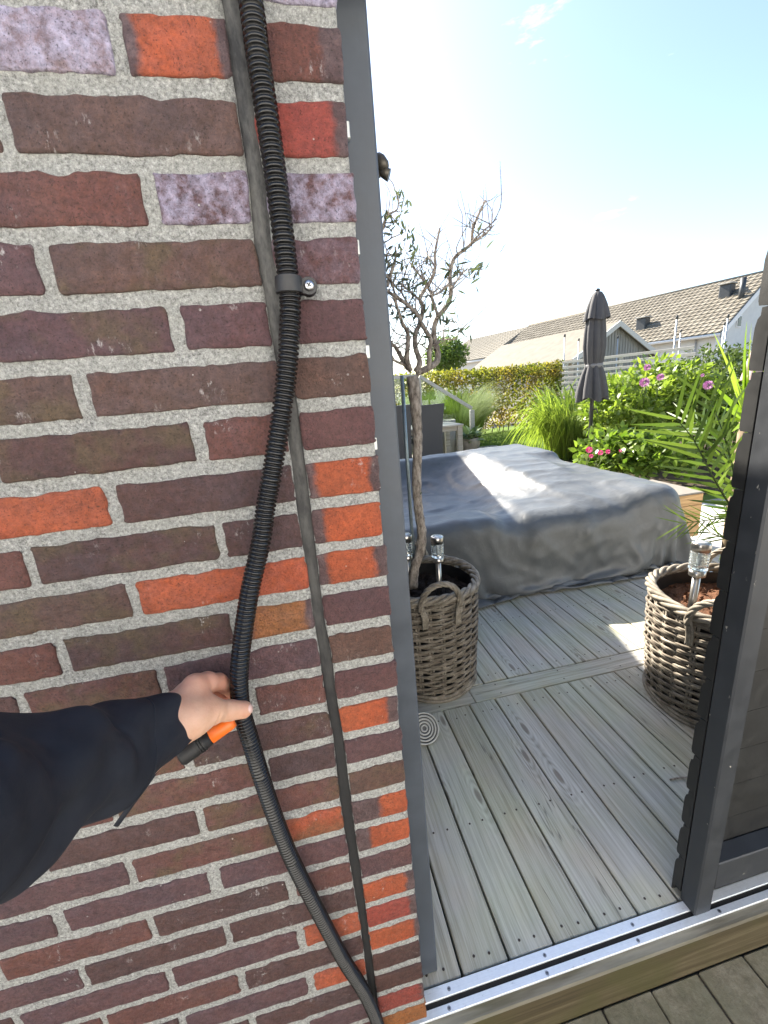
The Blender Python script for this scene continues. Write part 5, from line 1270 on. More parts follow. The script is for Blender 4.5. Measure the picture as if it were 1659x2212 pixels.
for i in range(46):
    x = hx0 + .1 + i * .205 + rng.normal() * .04; m_.add(*tube(np.array([(x, hy0 + .3, LZ - .01), (x + rng.normal() * .04, hy0 + .25, LZ + .25), (x + rng.normal() * .08, hy0 + .3, LZ + .6)]), .016, 5))
tag(m_.build('stems', mat_bark("hedge_stem", (0.05, 0.04, 0.03), (0.14, 0.11, 0.08)), hedge), kind='stuff')

# round tree behind the hedge
tc = on_y(965, 768, 17.0)
ft = thing('round_tree', 'small bright green round tree peeping over the hedge', 'tree', (tc[0], 17.0, LZ))
k = 5200; d_ = rdir(rng, k); rad = rng.random(k) ** .35 * (1 + .22 * vnoise(d_, 2.2, 5)); b_ = tc + d_ * rad[:, None] * np.array([.86, .86, .72])
m_ = MB(); add_leaves(m_, b_, rdir(rng, k), unit(d_ + rng.normal(size=(k, 3)) * .6), rng.uniform(.07, .13, k), rng.uniform(.05, .08, k), 2, 0, 'leaf', rng)
tag(m_.build('crown', mat_leaf("round_tree_leaf", (0.05, 0.095, 0.02), (0.14, 0.20, 0.045), .5, .4), ft), kind='stuff')
mk('trunk', *tube(np.array([(tc[0], 17, LZ), (tc[0] + .03, 17, 1.2), (tc[0], 17, tc[2])]), .06, 8), mat_bark("tree_bark", (0.06, 0.05, 0.04), (0.18, 0.15, 0.12)), ft, True)

def grass_clump(name, label, c, n, H, spread, lean, W, mat_, rng, plumes=0, base_r=.25, sink=.0):
    o = thing(name, label, 'grass', (c[0], c[1], LZ)); seg = 7
    a = rng.uniform(0, 2 * math.pi, n); r0 = base_r * np.sqrt(rng.random(n)); b = np.stack([c[0] + r0 * np.cos(a), c[1] + r0 * np.sin(a), np.full(n, LZ)], 1)
    a2 = a + rng.normal(size=n) * .5; h = H * rng.uniform(.62, 1.05, n); out = spread * rng.uniform(.25, 1.0, n) ** 1.1; drp = lean * rng.uniform(.2, 1.0, n) * h
    rows = []; per = a2 + math.pi / 2; sd = np.stack([np.cos(per), np.sin(per), np.zeros(n)], 1) * (W / 2)
    view = np.array([0, 0, 1.2]) - np.array([c[0], c[1], .8]); sd = .5 * sd + .5 * (W / 2) * unit(np.cross(view, [0, 0, 1]))[None]
    for i in range(seg + 1):
        t_ = i / seg; zz = h * (1.25 * t_ - .25 * t_ ** 2) - drp * t_ ** 3.2; oo = out * (t_ ** 1.9)
        cpt = b + np.stack([np.cos(a2) * oo, np.sin(a2) * oo, zz], 1); w = (1 - t_ ** 3) * .95 + .05
        rows += [cpt - sd * w, cpt + sd * w]
    V = np.stack(rows, 1).reshape(-1, 3); m = 2 * (seg + 1); q = [(2 * i, 2 * i + 1, 2 * i + 3, 2 * i + 2) for i in range(seg)]
    F = [tuple(x + j * m for x in f) for j in range(n) for f in q]
    mb = MB(); mb.add(V, F, lr=np.repeat(rng.random(n), m)); tag(mb.build('blades', mat_, o), kind='stuff')
    return o
M_G1 = mat_leaf("grass_blade", (0.080, 0.130, 0.018), (0.22, 0.29, 0.06), .7, .4)
M_G2 = mat_leaf("reed_blade", (0.095, 0.150, 0.025), (0.27, 0.33, 0.085), .6, .45)
gc = on_z(985, 925, LZ)
grass_clump('ornamental_grass', 'tall feathery grass clump behind the glass wind screen', (on_y(985, 850, 10.1)[0], 10.1), 4200, 1.72, .95, .45, .016, M_G1, rng, base_r=.55)
grass_clump('ornamental_grass', 'narrow grass clump behind the dining table next to the hedge', (on_y(905, 850, 10.2)[0], 10.2), 1300, 1.6, .5, .3, .016, M_G1, rng, base_r=.3)
grass_clump('fountain_grass', 'arching fountain grass spilling over beside the parasol', (on_y(1236, 900, 7.0)[0], 7.0), 1150, 1.80, .92, 1.05, .050, M_G2, rng, base_r=.45)
grass_clump('reed_grass', 'broad leaved grass rising in front of the slatted screen', (on_y(1400, 800, 6.9)[0], 6.9), 700, 1.75, .8, .5, .034, M_G2, rng, base_r=.35)
grass_clump('reed_grass', 'broad leaved grass beside the parasol pole behind the dahlias', (on_y(1330, 860, 6.9)[0], 6.9), 800, 1.45, .75, .6, .030, M_G2, rng, base_r=.35)

# flower bed
bed = tag(mk('flower_bed', *box(3.2, 9.5, 3.95, 7.9, -0.16, -0.094), mat_soil("bed_soil", (0.03, 0.022, 0.015), (0.10, 0.075, 0.05))), 'dark soil of the planting bed', 'soil', kind='structure')
def bush(name, label, c, r, k, L, W, mat_, rng, up=.35, cat='shrub', lump=.3):
    o = thing(name, label, cat, (c[0], c[1], LZ)); r = np.asarray(r, float)
    d_ = rdir(rng, k); d_[:, 2] = np.abs(d_[:, 2]) * 1.0 - .35; d_ = unit(d_); rad = rng.random(k) ** .33 * (1 + lump * vnoise(d_, 2.6, 7))
    b_ = np.array([c[0], c[1], c[2]]) + d_ * rad[:, None] * r; b_[:, 2] = np.maximum(b_[:, 2], LZ + .02)
    mb = MB(); add_leaves(mb, b_, unit(d_ * .6 + rng.normal(size=(k, 3)) * .7 + (0, 0, up)), unit(rng.normal(size=(k, 3)) * .7 + (0, 0, 1)), rng.uniform(.7, 1.25, k) * L, rng.uniform(.7, 1.25, k) * W, 3, rng.uniform(0, .4, k), 'leaf', rng)
    tag(mb.build('leaves', mat_, o), kind='stuff')
    mb = MB()
    for _ in range(16):
        e = np.array(c) + rdir(rng, 1)[0] * r * (.6, .6, .8); mb.add(*tube(resample([(c[0] + rng.normal() * .08, c[1] + rng.normal() * .08, LZ), (np.array(c) * .5 + e * .5) * (1, 1, .6), e], 6), np.linspace(.009, .003, 6), 5))
    tag(mb.build('stems', M_STEM, o), kind='stuff')
    return o
M_STEM = mat_bark("green_stem", (0.05, 0.07, 0.02), (0.12, 0.15, 0.05))
M_DL = mat_leaf("dahlia_leaf", (0.085, 0.140, 0.022), (0.26, 0.33, 0.07), .42, .4)
M_DL2 = mat_leaf("low_shrub_leaf", (0.070, 0.130, 0.022), (0.22, 0.30, 0.06), .38, .38)
M_DK = mat_leaf("dark_shrub_leaf", (0.035, 0.060, 0.016), (0.11, 0.15, 0.045), .5, .3)
for i, (x, y, Y, r, k, lab) in enumerate(((1345, 880, 5.75, (.55, .5, .62), 1500, 'leafy dahlia bush next to the parasol'), (1430, 850, 6.0, (.62, .55, .72), 1800, 'tall dahlia bush with most of the lilac flower heads'), (1520, 880, 5.7, (.65, .5, .66), 1700, 'dahlia bush reaching the yucca beyond the gate'))):
    q = on_y(x, y, Y); bush('dahlia_bush', lab, (q[0], Y, max(q[2] - .1, .45)), r, k, .115, .062, M_DL, rng)
q = on_y(1330, 960, 4.75); bush('low_shrub', 'low broad leaved shrub at the corner of the bed beside the lounge', (q[0], 4.75, .30), (.42, .4, .40), 900, .10, .07, M_DL2, rng)
q = on_y(1400, 985, 4.45); bush('low_shrub', 'broad leaved shrub between the lounge and the palm frond', (q[0], 4.45, .28), (.50, .4, .42), 1000, .10, .07, M_DL2, rng)
q = on_y(1590, 900, 5.2); bush('low_shrub', 'sunlit green shrub behind the palm beyond the gate', (q[0], 5.2, .35), (.6, .5, .5), 900, .10, .06, M_DL2, rng)
q = on_y(1540, 805, 9.5); bush('dark_shrub', 'dark dense shrub against the white house wall', (q[0], 9.5, .9), (1.0, .8, 1.0), 2200, .10, .06, M_DK, rng)
q = on_y(1610, 800, 10.0); bush('dark_shrub', 'dark shrub behind the yucca sword leaves', (q[0], 10.0, .9), (1.1, .8, 1.0), 1800, .10, .06, M_DK, rng)
# flowers
def mat_petal(name, a, b):
    t = NT(name); r = t.attr('lr'); return t.bsdf(t.ramp(r, [(0, a), (1, b)]), .6, 0, None, .2)
M_PL, M_PK = mat_petal("lilac_petal", (0.36, 0.13, 0.30), (0.62, 0.34, 0.54)), mat_petal("pink_petal", (0.55, 0.04, 0.20), (0.80, 0.20, 0.42))
c6 = lambda x, y: (987.5 + .4047 * x, 548.6 + .4047 * y)
def flower(name, label, group, c, R, mat_, stem_to, rng):
    o = thing(name, label, 'flower', tuple(c), group); k = 90
    i = np.arange(k) + .5; ph = np.arccos(1 - 2 * i / k); th = math.pi * (1 + 5 ** .5) * i; d_ = np.stack([np.cos(th) * np.sin(ph), np.sin(th) * np.sin(ph), np.cos(ph)], 1)
    mb = MB(); add_leaves(mb, c + d_ * R * .45, unit(d_ + rng.normal(size=(k, 3)) * .12), unit(np.cross(d_, [0.3, .2, 1])), R * .62, R * .42, 2, -.25, 'leaf', rng)
    tag(mb.build('petals', mat_, o), kind='stuff')
    mk('stem', *tube(resample([c - (0, 0, R * .4), (c + np.asarray(stem_to)) / 2 + rng.normal(size=3) * .03, stem_to], 7), .005, 5), M_STEM, o, True)
for x, y, w, lb in ((1015, 605, 17, 'lilac dahlia flower head standing highest above the bushes'), (1000, 685, 24, 'large lilac dahlia flower head directly under the highest one'), (1085, 657, 18, 'dusky lilac dahlia flower head between two brighter ones'), (1340, 700, 24, 'large lilac dahlia flower head nearest the yucca'), (1310, 647, 9, 'tiny lilac dahlia bud above the head nearest the yucca')):
    p_ = on_y(*c6(x, y), 5.25); R = w * .4047 / FD * 5.9; flower('dahlia_flower', lb, 'lilac dahlia heads', p_, R, M_PL, (p_[0] + .05, 5.5, .4), rng)
for x, y, w, lb in ((705, 1045, 17, 'deep pink flower closest to the parasol pole'), (765, 1060, 14, 'middle one of three pink flowers beside the parasol'), (805, 1055, 12, 'pink flower of the three farthest from the parasol pole'), (715, 1078, 11, 'lowest small pink flower just above the lounge cover'), (872, 1050, 8, 'tiny single pink flower deep in the low shrub')):
    p_ = on_y(*c6(x, y), 4.35); R = w * .4047 / FD * 4.9; flower('pink_flower', lb, 'pink flowers at the bed corner', p_, R, M_PK, (p_[0], 4.5, .1), rng)

# lawn blades near the patio
k = 9000; bx_ = np.stack([rng.uniform(3.6, 8.2, k), rng.uniform(9.0, 11.9, k), np.full(k, LZ)], 1)
m_ = MB(); add_leaves(m_, bx_, unit(rng.normal(size=(k, 3)) * .35 + (0, 0, 1)), rdir(rng, k), rng.uniform(.03, .06, k), .012, 1, 0, 'blade', rng)
gb = m_.build('lawn_grass_blades', mat_leaf("lawn_blade", (0.07, 0.13, 0.015), (0.17, 0.25, 0.04), .6, .4)); tag(gb, 'short green blades of the mown lawn', 'grass', kind='stuff')

# ================================================================== slatted screen, trampoline poles
M_SLATW = mat_pine("pale_slat", (0.34, 0.32, 0.28), (0.52, 0.49, 0.44))
a_, b_ = on_z(1216, 781, 1.75), on_z(1501, 747, 1.75)
fence = thing('slatted_screen', 'pale horizontal slat screen behind the flower bed', 'fence', (float((a_[0] + b_[0]) / 2), float((a_[1] + b_[1]) / 2), LZ))
t_ = (b_ - a_); LS = np.linalg.norm(t_); t_ = t_ / LS; nr_ = np.array([-t_[1], t_[0], 0])
for k in range(9):
    z = 1.75 - .03 - k * .135; V, F = cbox(-.02 + .02 * (k % 2), LS + .03 * (k % 3), -.012, .012, -.032, .032, .003); mk('slat', xform(V, a_ * (1, 1, 0) + (0, 0, z), t_, nr_, (0, 0, 1)), F, M_SLATW, fence)
for u_ in (.08, LS * .5, LS - .1):
    V, F = cbox(u_ - .035, u_ + .035, .0125, .08, LZ, 1.72, .004); mk('post', xform(V, a_ * (1, 1, 0), t_, nr_, (0, 0, 1)), F, M_SLATW, fence)
M_GALV = plain("galvanised_pole", (0.42, 0.45, 0.47), .4, .6); M_CAPB = plain("black_cap", (0.03, 0.03, 0.03), .6)
PL = [((1220, 722), 'by the end of the hedge'), ((1250.5, 731), 'above the slats left of the parasol canopy'), ((1335, 725.5), 'before the grey gable'), ((1463, 681), 'beside the slat ends, before the long roof'), ((1471, 712.5), 'shorter looking, close behind a taller pole'), ((1573.5, 679), 'at the white gable corner'), ((1566, 696), 'behind the pole at the gable corner')]
LB = ['galvanised trampoline pole at the end of the hedge', 'galvanised trampoline pole close beside the parasol canopy', 'galvanised trampoline pole in front of the grey boarded gable', 'galvanised trampoline pole rising tall in front of the long tiled roof', 'galvanised trampoline pole tucked close behind a taller pole', 'galvanised trampoline pole crossing the corner of the white gable wall', 'galvanised trampoline pole hidden behind the one at the white corner']
for ((x, y), _), lb in zip(PL, LB):
    q = on_z(x, y, 2.8); o = thing('trampoline_pole', lb, 'pole', (q[0], q[1], LZ), 'trampoline poles')
    mk('tube', *tube(np.array([(q[0], q[1], LZ), (q[0], q[1], 2.76)]), .022, 10), M_GALV, o, True)
    mk('cap', *lathe([(.032, -.06), (.036, -.02), (.036, .03), (.02, .045), (0, .045)], (q[0], q[1], 2.76), 12), M_CAPB, o, True)

# ================================================================== neighbouring houses
def mat_roof():
    t = NT("sand_roof_tile"); u_, v_ = t.attr('ru'), t.attr('rv')
    row = t.math('FRACT', t.math('MULTIPLY', v_, 1 / .36)); colw = t.math('SINE', t.math('MULTIPLY', t.math('ADD', u_, 0.0), 2 * math.pi / .30))
    cell = t.n('TexWhiteNoise', {'Vector': t.n('CombineXYZ', {'X': t.math('FLOOR', t.math('MULTIPLY', u_, 1 / .30)), 'Y': t.math('FLOOR', t.math('MULTIPLY', v_, 1 / .36))})}, noise_dimensions='2D').outputs['Value']
    c = t.ramp(cell, [(0, (0.155, 0.137, 0.108)), (1, (0.235, 0.21, 0.168))])
    c = t.mix(t.ramp(t.noise(t.pos(), 1.2, 4), [(0.4, 0), (.7, .4)]), c, (0.17, 0.15, 0.11))
    return t.bsdf(c, .8, 0, None, .3)
M_ROOF = mat_roof(); M_WHITE = plain("white_render", (0.66, 0.65, 0.62), .9, scale=4, var=.06); M_TRIM = plain("white_trim", (0.78, 0.77, 0.75), .6, var=.04)
M_FELT = plain("brown_felt", (0.165, 0.145, 0.115), .9, scale=3, var=.2); M_WIN = plain("window_glass", (0.05, 0.06, 0.07), .1)
def mat_gable_boards():
    t = NT("grey_boards"); p = t.pos(); g = t.noise(t.map(p, (20, 20, 1.5)), 1, 4); return t.bsdf(t.ramp(g, [(0.3, (0.22, 0.21, 0.19)), (0.7, (0.34, 0.33, 0.30))]), .8, 0, t.bump(g, .4, .01), .3)
M_GB = mat_gable_boards()
class Frm:
    def __init__(s, o, deg): s.o = np.array(o, float); a = math.radians(deg); s.u = np.array([math.sin(a), math.cos(a)]); s.v = np.array([s.u[1], -s.u[0]])
    def __call__(s, u, v, z): p = s.o + s.u * u + s.v * v; return (p[0], p[1], z)
def hexa(fr, u0, u1, v0, v1, z0, z1):
    V = [fr(u, v, z) for u in (u0, u1) for v in (v0, v1) for z in (z0, z1)]; return V, box(0, 1, 0, 1, 0, 1)[1]
def tiled_roof(fr, u0, u1, va, za, vb, zb, mat_, parent, name='roof'):
    """courses of overlapping rolled tiles"""
    L = math.hypot(vb - va, zb - za); nrow = int(round(L / .36)); nu = int((u1 - u0) / .30) * 6 + 1; us = np.linspace(u0, u1, nu)
    wv = .030 * np.maximum(np.sin((us - u0) * 2 * math.pi / .30), -.25); mb = MB(); dv, dz = (vb - va) / nrow, (zb - za) / nrow
    nz_ = abs(vb - va) / L; nv_ = -(zb - za) / L * np.sign(vb - va)
    for r in range(nrow):
        rows = []
        for e_, up in ((-.12, .060), (0.0, .060), (1.03, .018)):
            e2 = 0.0 if e_ < 0 else e_; lift = (up if e_ >= 0 else 0.012) + wv
            P = np.array([fr(u, va + dv * (r + e2) + nv_ * l, za + dz * (r + e2) + nz_ * l) for u, l in zip(us, lift)]); rows.append(P)
        V = np.concatenate(rows); F = [(q * nu + k, q * nu + k + 1, (q + 1) * nu + k + 1, (q + 1) * nu + k) for q in (0, 1) for k in range(nu - 1)]
        mb.add(V, F, ru=np.tile(us, 3), rv=np.full(3 * nu, r * .36 + .18))
    o = mb.build(name, mat_, parent); o['kind'] = 'stuff'; return o
def slab_roof(fr, u0, u1, va, za, vb, zb, mat_, parent, name='roof', th=.12):
    n_ = 8; V = []; ru = []; rv = []; L = math.hypot(vb - va, zb - za)
    for dz in (0, -th):
        for u, v, z, r in ((u0, va, za, 0), (u1, va, za, 0), (u1, vb, zb, L), (u0, vb, zb, L)): V.append(fr(u, v, z + dz)); ru.append(u); rv.append(r)
    return mk(name, V, [(0, 1, 2, 3), (7, 6, 5, 4), (0, 4, 5, 1), (1, 5, 6, 2), (2, 6, 7, 3), (3, 7, 4, 0)], mat_, parent, False, {'ru': ru, 'rv': rv})
fr = Frm((21.438, 18.621), -17.5); HW, ZE, ZR = 4.5, 3.0, 5.8
house = thing('long_house', 'long white house with a sand coloured tile roof', 'house', (23, 26, LZ))
def gable_body(fr, u0, u1, w, ze, zr, mat_, parent, nm='wall'):
    P = [(0.0, LZ), (w, LZ), (w, ze), (w / 2, zr), (0.0, ze)]
    V = [fr(u0, v, z) for v, z in P] + [fr(u1, v, z) for v, z in P]; n = 5
    return mk(nm, V, [tuple(range(n)), tuple(range(2 * n - 1, n - 1, -1))] + [(i, i + n, (i + 1) % n + n, (i + 1) % n) for i in range(n)], mat_, parent)
gable_body(fr, .35, 16.4, 2 * HW, ZE - .12, ZR - .14, M_WHITE, house)
slp = (ZR - ZE) / HW
r1 = slab_roof(fr, 0, 16.6, -.35, ZE - .35 * slp, HW, ZR, M_ROOF, house, 'roof_deck'); tiled_roof(fr, 0, 16.6, -.35, ZE - .35 * slp, HW, ZR, M_ROOF, house, 'roof_tiles'); slab_roof(fr, 0, 16.6, 2 * HW + .35, ZE - .35 * slp, HW + .001, ZR, M_ROOF, house)
mk('ridge_cap', *tube(np.array([fr(0, HW, ZR + .02), fr(16.6, HW, ZR + .02)]), .09, 8), M_ROOF, house, True)
V = []; 
for dz in (-.02, -.30):
    for v, z in ((-.35, ZE - .35 * slp), (HW, ZR), (2 * HW + .35, ZE - .35 * slp)): V += [fr(-.03, v, z + dz), fr(.02, v, z + dz)]
mk('barge_board', V, [(0, 2, 8, 6), (2, 4, 10, 8), (1, 7, 9, 3), (3, 9, 11, 5), (0, 1, 3, 2), (2, 3, 5, 4), (6, 8, 9, 7), (8, 10, 11, 9)], M_TRIM, house)
mk('gutter', *tube(np.array([fr(0, -.40, ZE - .38 * slp - .06), fr(16.6, -.40, ZE - .38 * slp - .06)]), .07, 8), M_TRIM, house, True)
mk('downpipe', *tube(np.array([fr(1.2, -.06, ZE - .4), fr(1.2, -.06, LZ)]), .045, 8), plain("downpipe_grey", (0.4, 0.39, 0.38), .5), house, True)
for v0, v1, z0, z1 in ((1.9, 2.35, 3.05, 3.65), (1.2, 2.5, .9, 2.1), (5.5, 6.8, .9, 2.1)):
    w_ = mk('window', *hexa(fr, .30, .345, v0, v1, z0, z1), M_TRIM, house); mk('pane', *hexa(fr, .28, .30, v0 + .06, v1 - .06, z0 + .06, z1 - .06), M_WIN, w_)
def on_roof(x, y):
    """the roof-plane point under a pixel"""
    d = ray(x, y); p0 = np.array(fr(0, 0, ZE)); e1 = np.array([*fr.u, 0]); e2 = np.array([*fr.v, slp]); n_ = np.cross(e1, e2)
    t_ = ((p0 - [0, 0, CAM_H]) @ n_) / (d @ n_); return d * t_ + [0, 0, CAM_H]
M_VENT = plain("roof_vent", (0.06, 0.065, 0.07), .5, .3)
for x, y, w_, h_ in ((1437, 205, .55, .55), (990, 378, .55, .55)):
    p_ = on_roof(*c6(x, y + 18)); e1 = np.array([*fr.u, 0]); e2 = np.array([*fr.v, 0]); V, F = cbox(-w_ / 2, w_ / 2, -w_ / 2, w_ / 2, -.25, h_, .04); vt = mk('roof_vent', xform(V, p_, e1, e2, (0, 0, 1)), F, M_VENT, house); V, F = cbox(-w_ / 2 - .05, w_ / 2 + .05, -w_ / 2 - .08, w_ / 2 + .05, h_ + .001, h_ + .07, .02); mk('vent_cap', xform(V, p_, e1, e2, (0, 0, 1)), F, plain("vent_cap", (0.3, 0.29, 0.26), .6), vt)
p_ = on_roof(*c6(1515, 238)); mk('flue', *tube(np.array([p_ - (0, 0, .2), p_ + (0, 0, 1.0)]), .13, 12), M_VENT, house, True)
# the continuing lower house, with higher eave
house2 = thing('far_house', 'paler house end continuing behind the garage roof', 'house', (17, 40, LZ))
gable_body(fr, 16.75, 24.2, 2 * HW, 3.35, 5.55, M_WHITE, house2); s2 = (5.72 - 3.5) / HW
M_ROOF2 = plain("pale_roof_tile", (0.30, 0.27, 0.215), .8, scale=3, var=.12)
slab_roof(fr, 16.65, 24.5, -.3, 3.5 - .3 * s2, HW, 5.72, M_ROOF2, house2, 'roof_deck'); tiled_roof(fr, 16.65, 24.5, -.3, 3.5 - .3 * s2, HW, 5.72, M_ROOF2, house2, 'roof_tiles'); slab_roof(fr, 16.65, 24.5, 2 * HW + .3, 3.5 - .3 * s2, HW + .001, 5.72, M_ROOF2, house2)
mk('gutter', *tube(np.array([fr(16.65, -.34, 3.36 - .3 * s2), fr(24.5, -.34, 3.36 - .3 * s2)]), .07, 8), M_TRIM, house2, True)
# garage with boarded gable
g0 = on_z(1250, 765, 2.2); g1 = on_z(1432, 751, 2.2); gw = float(np.linalg.norm((g1 - g0)[:2])); gd = g1 - g0; deg = math.degrees(math.atan2(-gd[1], gd[0]))
fg = Frm(g0[:2], -10.0); gw = 4.5; zpk = 3.45
garage = thing('garage', 'low garage with felt roof and grey boarded gable', 'garage', (13, 20, LZ))
gable_body(fg, .25, 8.0, gw, 2.12, zpk - .14, M_GB, garage); sg_ = (zpk - 2.2) / (gw / 2)
slab_roof(fg, 0, 8.2, -.35, 2.2 - .35 * sg_, gw / 2, zpk, M_FELT, garage); slab_roof(fg, 0, 8.2, gw + .35, 2.2 - .35 * sg_, gw / 2 + .001, zpk, M_FELT, garage)
V = []
for dz in (.01, -.22):
    for v, z in ((-.35, 2.2 - .35 * sg_), (gw / 2, zpk), (gw + .35, 2.2 - .35 * sg_)): V += [fg(-.04, v, z + dz), fg(.01, v, z + dz)]
mk('barge_board', V, [(0, 2, 8, 6), (2, 4, 10, 8), (1, 7, 9, 3), (3, 9, 11, 5), (0, 1, 3, 2), (2, 3, 5, 4), (6, 8, 9, 7), (8, 10, 11, 9)], plain("grey_trim", (0.52, 0.50, 0.46), .7), garage)
for i in range(26):
    v = .06 + i * .17; zt = 2.12 + sg_ * min(v, gw - v) - .02
    if v < gw - .1: mk('batten', *hexa(fg, .222, .2495, v, v + .045, 0.0, zt - .05), M_GB, garage)
# pale folded sunshade cloth past the gate edge
q = on_y(1636, 760, 7.5); sh_ = thing('folded_cloth', 'dusty pink folded cloth hanging beside the white house', 'cloth', (q[0], 7.5, LZ))
V, F = folds([(.26, 0, 1), (.20, .35, .9), (.12, .75, .6), (.05, 1.05, .2)], 7, .35, 9); mk('drape', V + (q[0] + .1, 7.5, q[2] - .55), F, plain("pink_cloth", (0.50, 0.36, 0.33), .9), sh_, True)
mk('pole', *tube(np.array([(q[0] + .1, 7.5, LZ), (q[0] + .1, 7.5, q[2] + .52)]), .02, 8), M_POLE, sh_, True)
# ================================================================== forearm and hand holding the conduit
def surface_nets(f, org, h):
    """isosurface f = 0 (negative inside) on a grid -> vertices, quads"""
    s = f < 0; nx, ny, nz = f.shape
    acc = np.zeros((nx - 1, ny - 1, nz - 1, 3)); cnt = np.zeros((nx - 1, ny - 1, nz - 1))
    cor = [(i, j, k) for i in (0, 1) for j in (0, 1) for k in (0, 1)]
    def sub(a, c): return a[c[0]:nx - 1 + c[0], c[1]:ny - 1 + c[1], c[2]:nz - 1 + c[2]]
    for a in cor:
        for ax in range(3):
            if a[ax]: continue
            b = list(a); b[ax] = 1; fa, fb = sub(f, a), sub(f, b); m = (fa < 0) != (fb < 0)
            t = np.where(m, fa / np.where(m, fa - fb, 1), 0)
            for q in range(3): acc[..., q] += np.where(m, a[q] + (t if q == ax else 0), 0)
            cnt += m
    act = cnt > 0; idx = -np.ones(act.shape, int); idx[act] = np.arange(act.sum())
    I = np.argwhere(act); V = org + (I + acc[act] / cnt[act][:, None]) * h
    F = []
    for ax in range(3):
        o = [q for q in range(3) if q != ax]
        sl0 = [slice(1, n - 1) for n in f.shape]; sl1 = list(sl0); sl0[ax] = slice(0, f.shape[ax] - 1); sl1[ax] = slice(1, f.shape[ax])
        a, b = s[tuple(sl0)], s[tuple(sl1)]; P = np.argwhere(a != b)
        if len(P) == 0: continue
        flip = a[tuple(P.T)]
        g = P.copy(); g[:, o[0]] += 1; g[:, o[1]] += 1
        def c(d0, d1): r = g.copy(); r[:, o[0]] -= d0; r[:, o[1]] -= d1; return idx[tuple(r.T)]
        Q = np.stack([c(1, 1), c(0, 1), c(0, 0), c(1, 0)], 1)
        if ax == 1: flip = ~flip
        Q[~flip] = Q[~flip][:, ::-1]; F.append(Q)
    return V, np.concatenate(F)
def cone_sd(P, a, b, ra, rb):
    a, b = np.asarray(a), np.asarray(b); d = b - a; t = np.clip(((P - a) @ d) / (d @ d), 0, 1); return np.linalg.norm(P - a - t[..., None] * d, axis=-1) - (ra + (rb - ra) * t)
def smin(a, b, k): h = np.clip(.5 + .5 * (b - a) / k, 0, 1); return b * (1 - h) + a * h - k * h * (1 - h)
def hp(x, y, Y): return on_y(329.2 + .1488 * x, 1426.4 + .1488 * y, Y)
W0 = on_y(300, 1628, .445); W = hp(215, 930, .472); CM = hp(560, 830, .478); TM = hp(860, 735, .490); TI = hp(1110, 730, .5035); TT = hp(1325, 718, .5105)
IM = hp(610, 372, .510); IP = hp(960, 315, .540); ID = hp(1125, 420, .5560); IT = hp(1215, 560, .5590)
MM = hp(500, 470, .528); MP = hp(860, 520, .556); MT = hp(1120, 640, .5605); RM = hp(430, 600, .540); RP = hp(720, 720, .560); RT = hp(980, 820, .5615); LM = hp(360, 720, .543); LP = hp(600, 860, .560); LT_ = hp(820, 950, .562)
caps = [(W0, W, .030, .029, .0), (W, CM, .0285, .0235, .010), (W, IM, .027, .0130, .010), (W, MM, .026, .0135, .010), (W, RM, .026, .0155, .016), (W, LM, .025, .0145, .016), (CM, IM, .021, .0125, .010), (CM, TM, .0225, .0165, .010), (TM, TI, .0150, .0126, .006), (TI, TT, .0132, .0114, .005),
        (IM + (TM - IM) * .25, TM + (CM - TM) * .25, .0105, .0125, .012), (IM, (IM + IP) / 2 + np.array([0, 0, .0012]), .0138, .0142, .005), ((IM + IP) / 2 + np.array([0, 0, .0012]), IP, .0142, .0118, .004), (IP, ID, .0110, .0094, .004), (ID, IT, .0090, .0080, .003), (MM, MP, .0140, .0108, .007), (MP, MT, .0105, .0085, .003), (RM, RP, .0135, .0100, .007), (RP, RT, .0100, .0080, .003), (LM, LP, .0120, .0088, .007), (LP, LT_, .0088, .0070, .003)]
lo = np.min([np.minimum(a, b) - max(ra, rb) for a, b, ra, rb, _ in caps], 0) - .006; hi = np.max([np.maximum(a, b) + max(ra, rb) for a, b, ra, rb, _ in caps], 0) + .006
hs = .0017; dims = np.ceil((hi - lo) / hs).astype(int)
GX_ = np.stack(np.meshgrid(*[lo[i] + hs * np.arange(dims[i]) for i in range(3)], indexing='ij'), -1)
sd = None
for a, b, ra, rb, k in caps:
    d = cone_sd(GX_, a, b, ra, rb); sd = d if sd is None else smin(sd, d, max(k, .002))
ku = hp(470, 215, .500)                                               # knuckle swelling, tendon hollow
sd = sd + .0004 * vnoise(GX_, 70, 3)
crs = hp(930, 880, .478); dcr = np.abs((GX_ - crs) @ unit(TI - TM)); rad = np.linalg.norm(GX_ - crs, axis=-1)
sd = sd + .0024 * np.exp(-(dcr / .0016) ** 2) * np.exp(-(rad / .014) ** 2)
for p_, dd in ((TI, TT - TI), (TI - (TT - TI) * .06, TT - TI), (IP, ID - IP)):
    q = np.abs((GX_ - p_) @ unit(np.asarray(dd))); sd = sd + .0009 * np.exp(-(q / .0014) ** 2) * np.exp(-(np.linalg.norm(GX_ - p_, axis=-1) / .016) ** 2)
HV, HF = surface_nets(sd, lo, hs)
def mat_skin():
    t = NT("skin"); p = t.pos(); n = t.noise(p, 38, 4); f = t.noise(p, 700, 3); red = t.attr('red')
    c = t.ramp(n, [(0.3, (0.54, 0.30, 0.20)), (0.7, (0.66, 0.41, 0.29))]); c = t.mix(red, c, (0.58, 0.20, 0.145))
    h = t.math('ADD', t.math('MULTIPLY', f, .5), t.vor(p, 420)); return t.bsdf(c, .48, 0, t.bump(h, .16, .0012), .45, Subsurface_Weight=.22, Subsurface_Radius=(.010, .004, .002), Subsurface_Scale=.35)
person = thing('person', 'forearm in black jacket sleeve with hand gripping the corrugated conduit', 'person', tuple(W0))
red = np.zeros(len(HV))
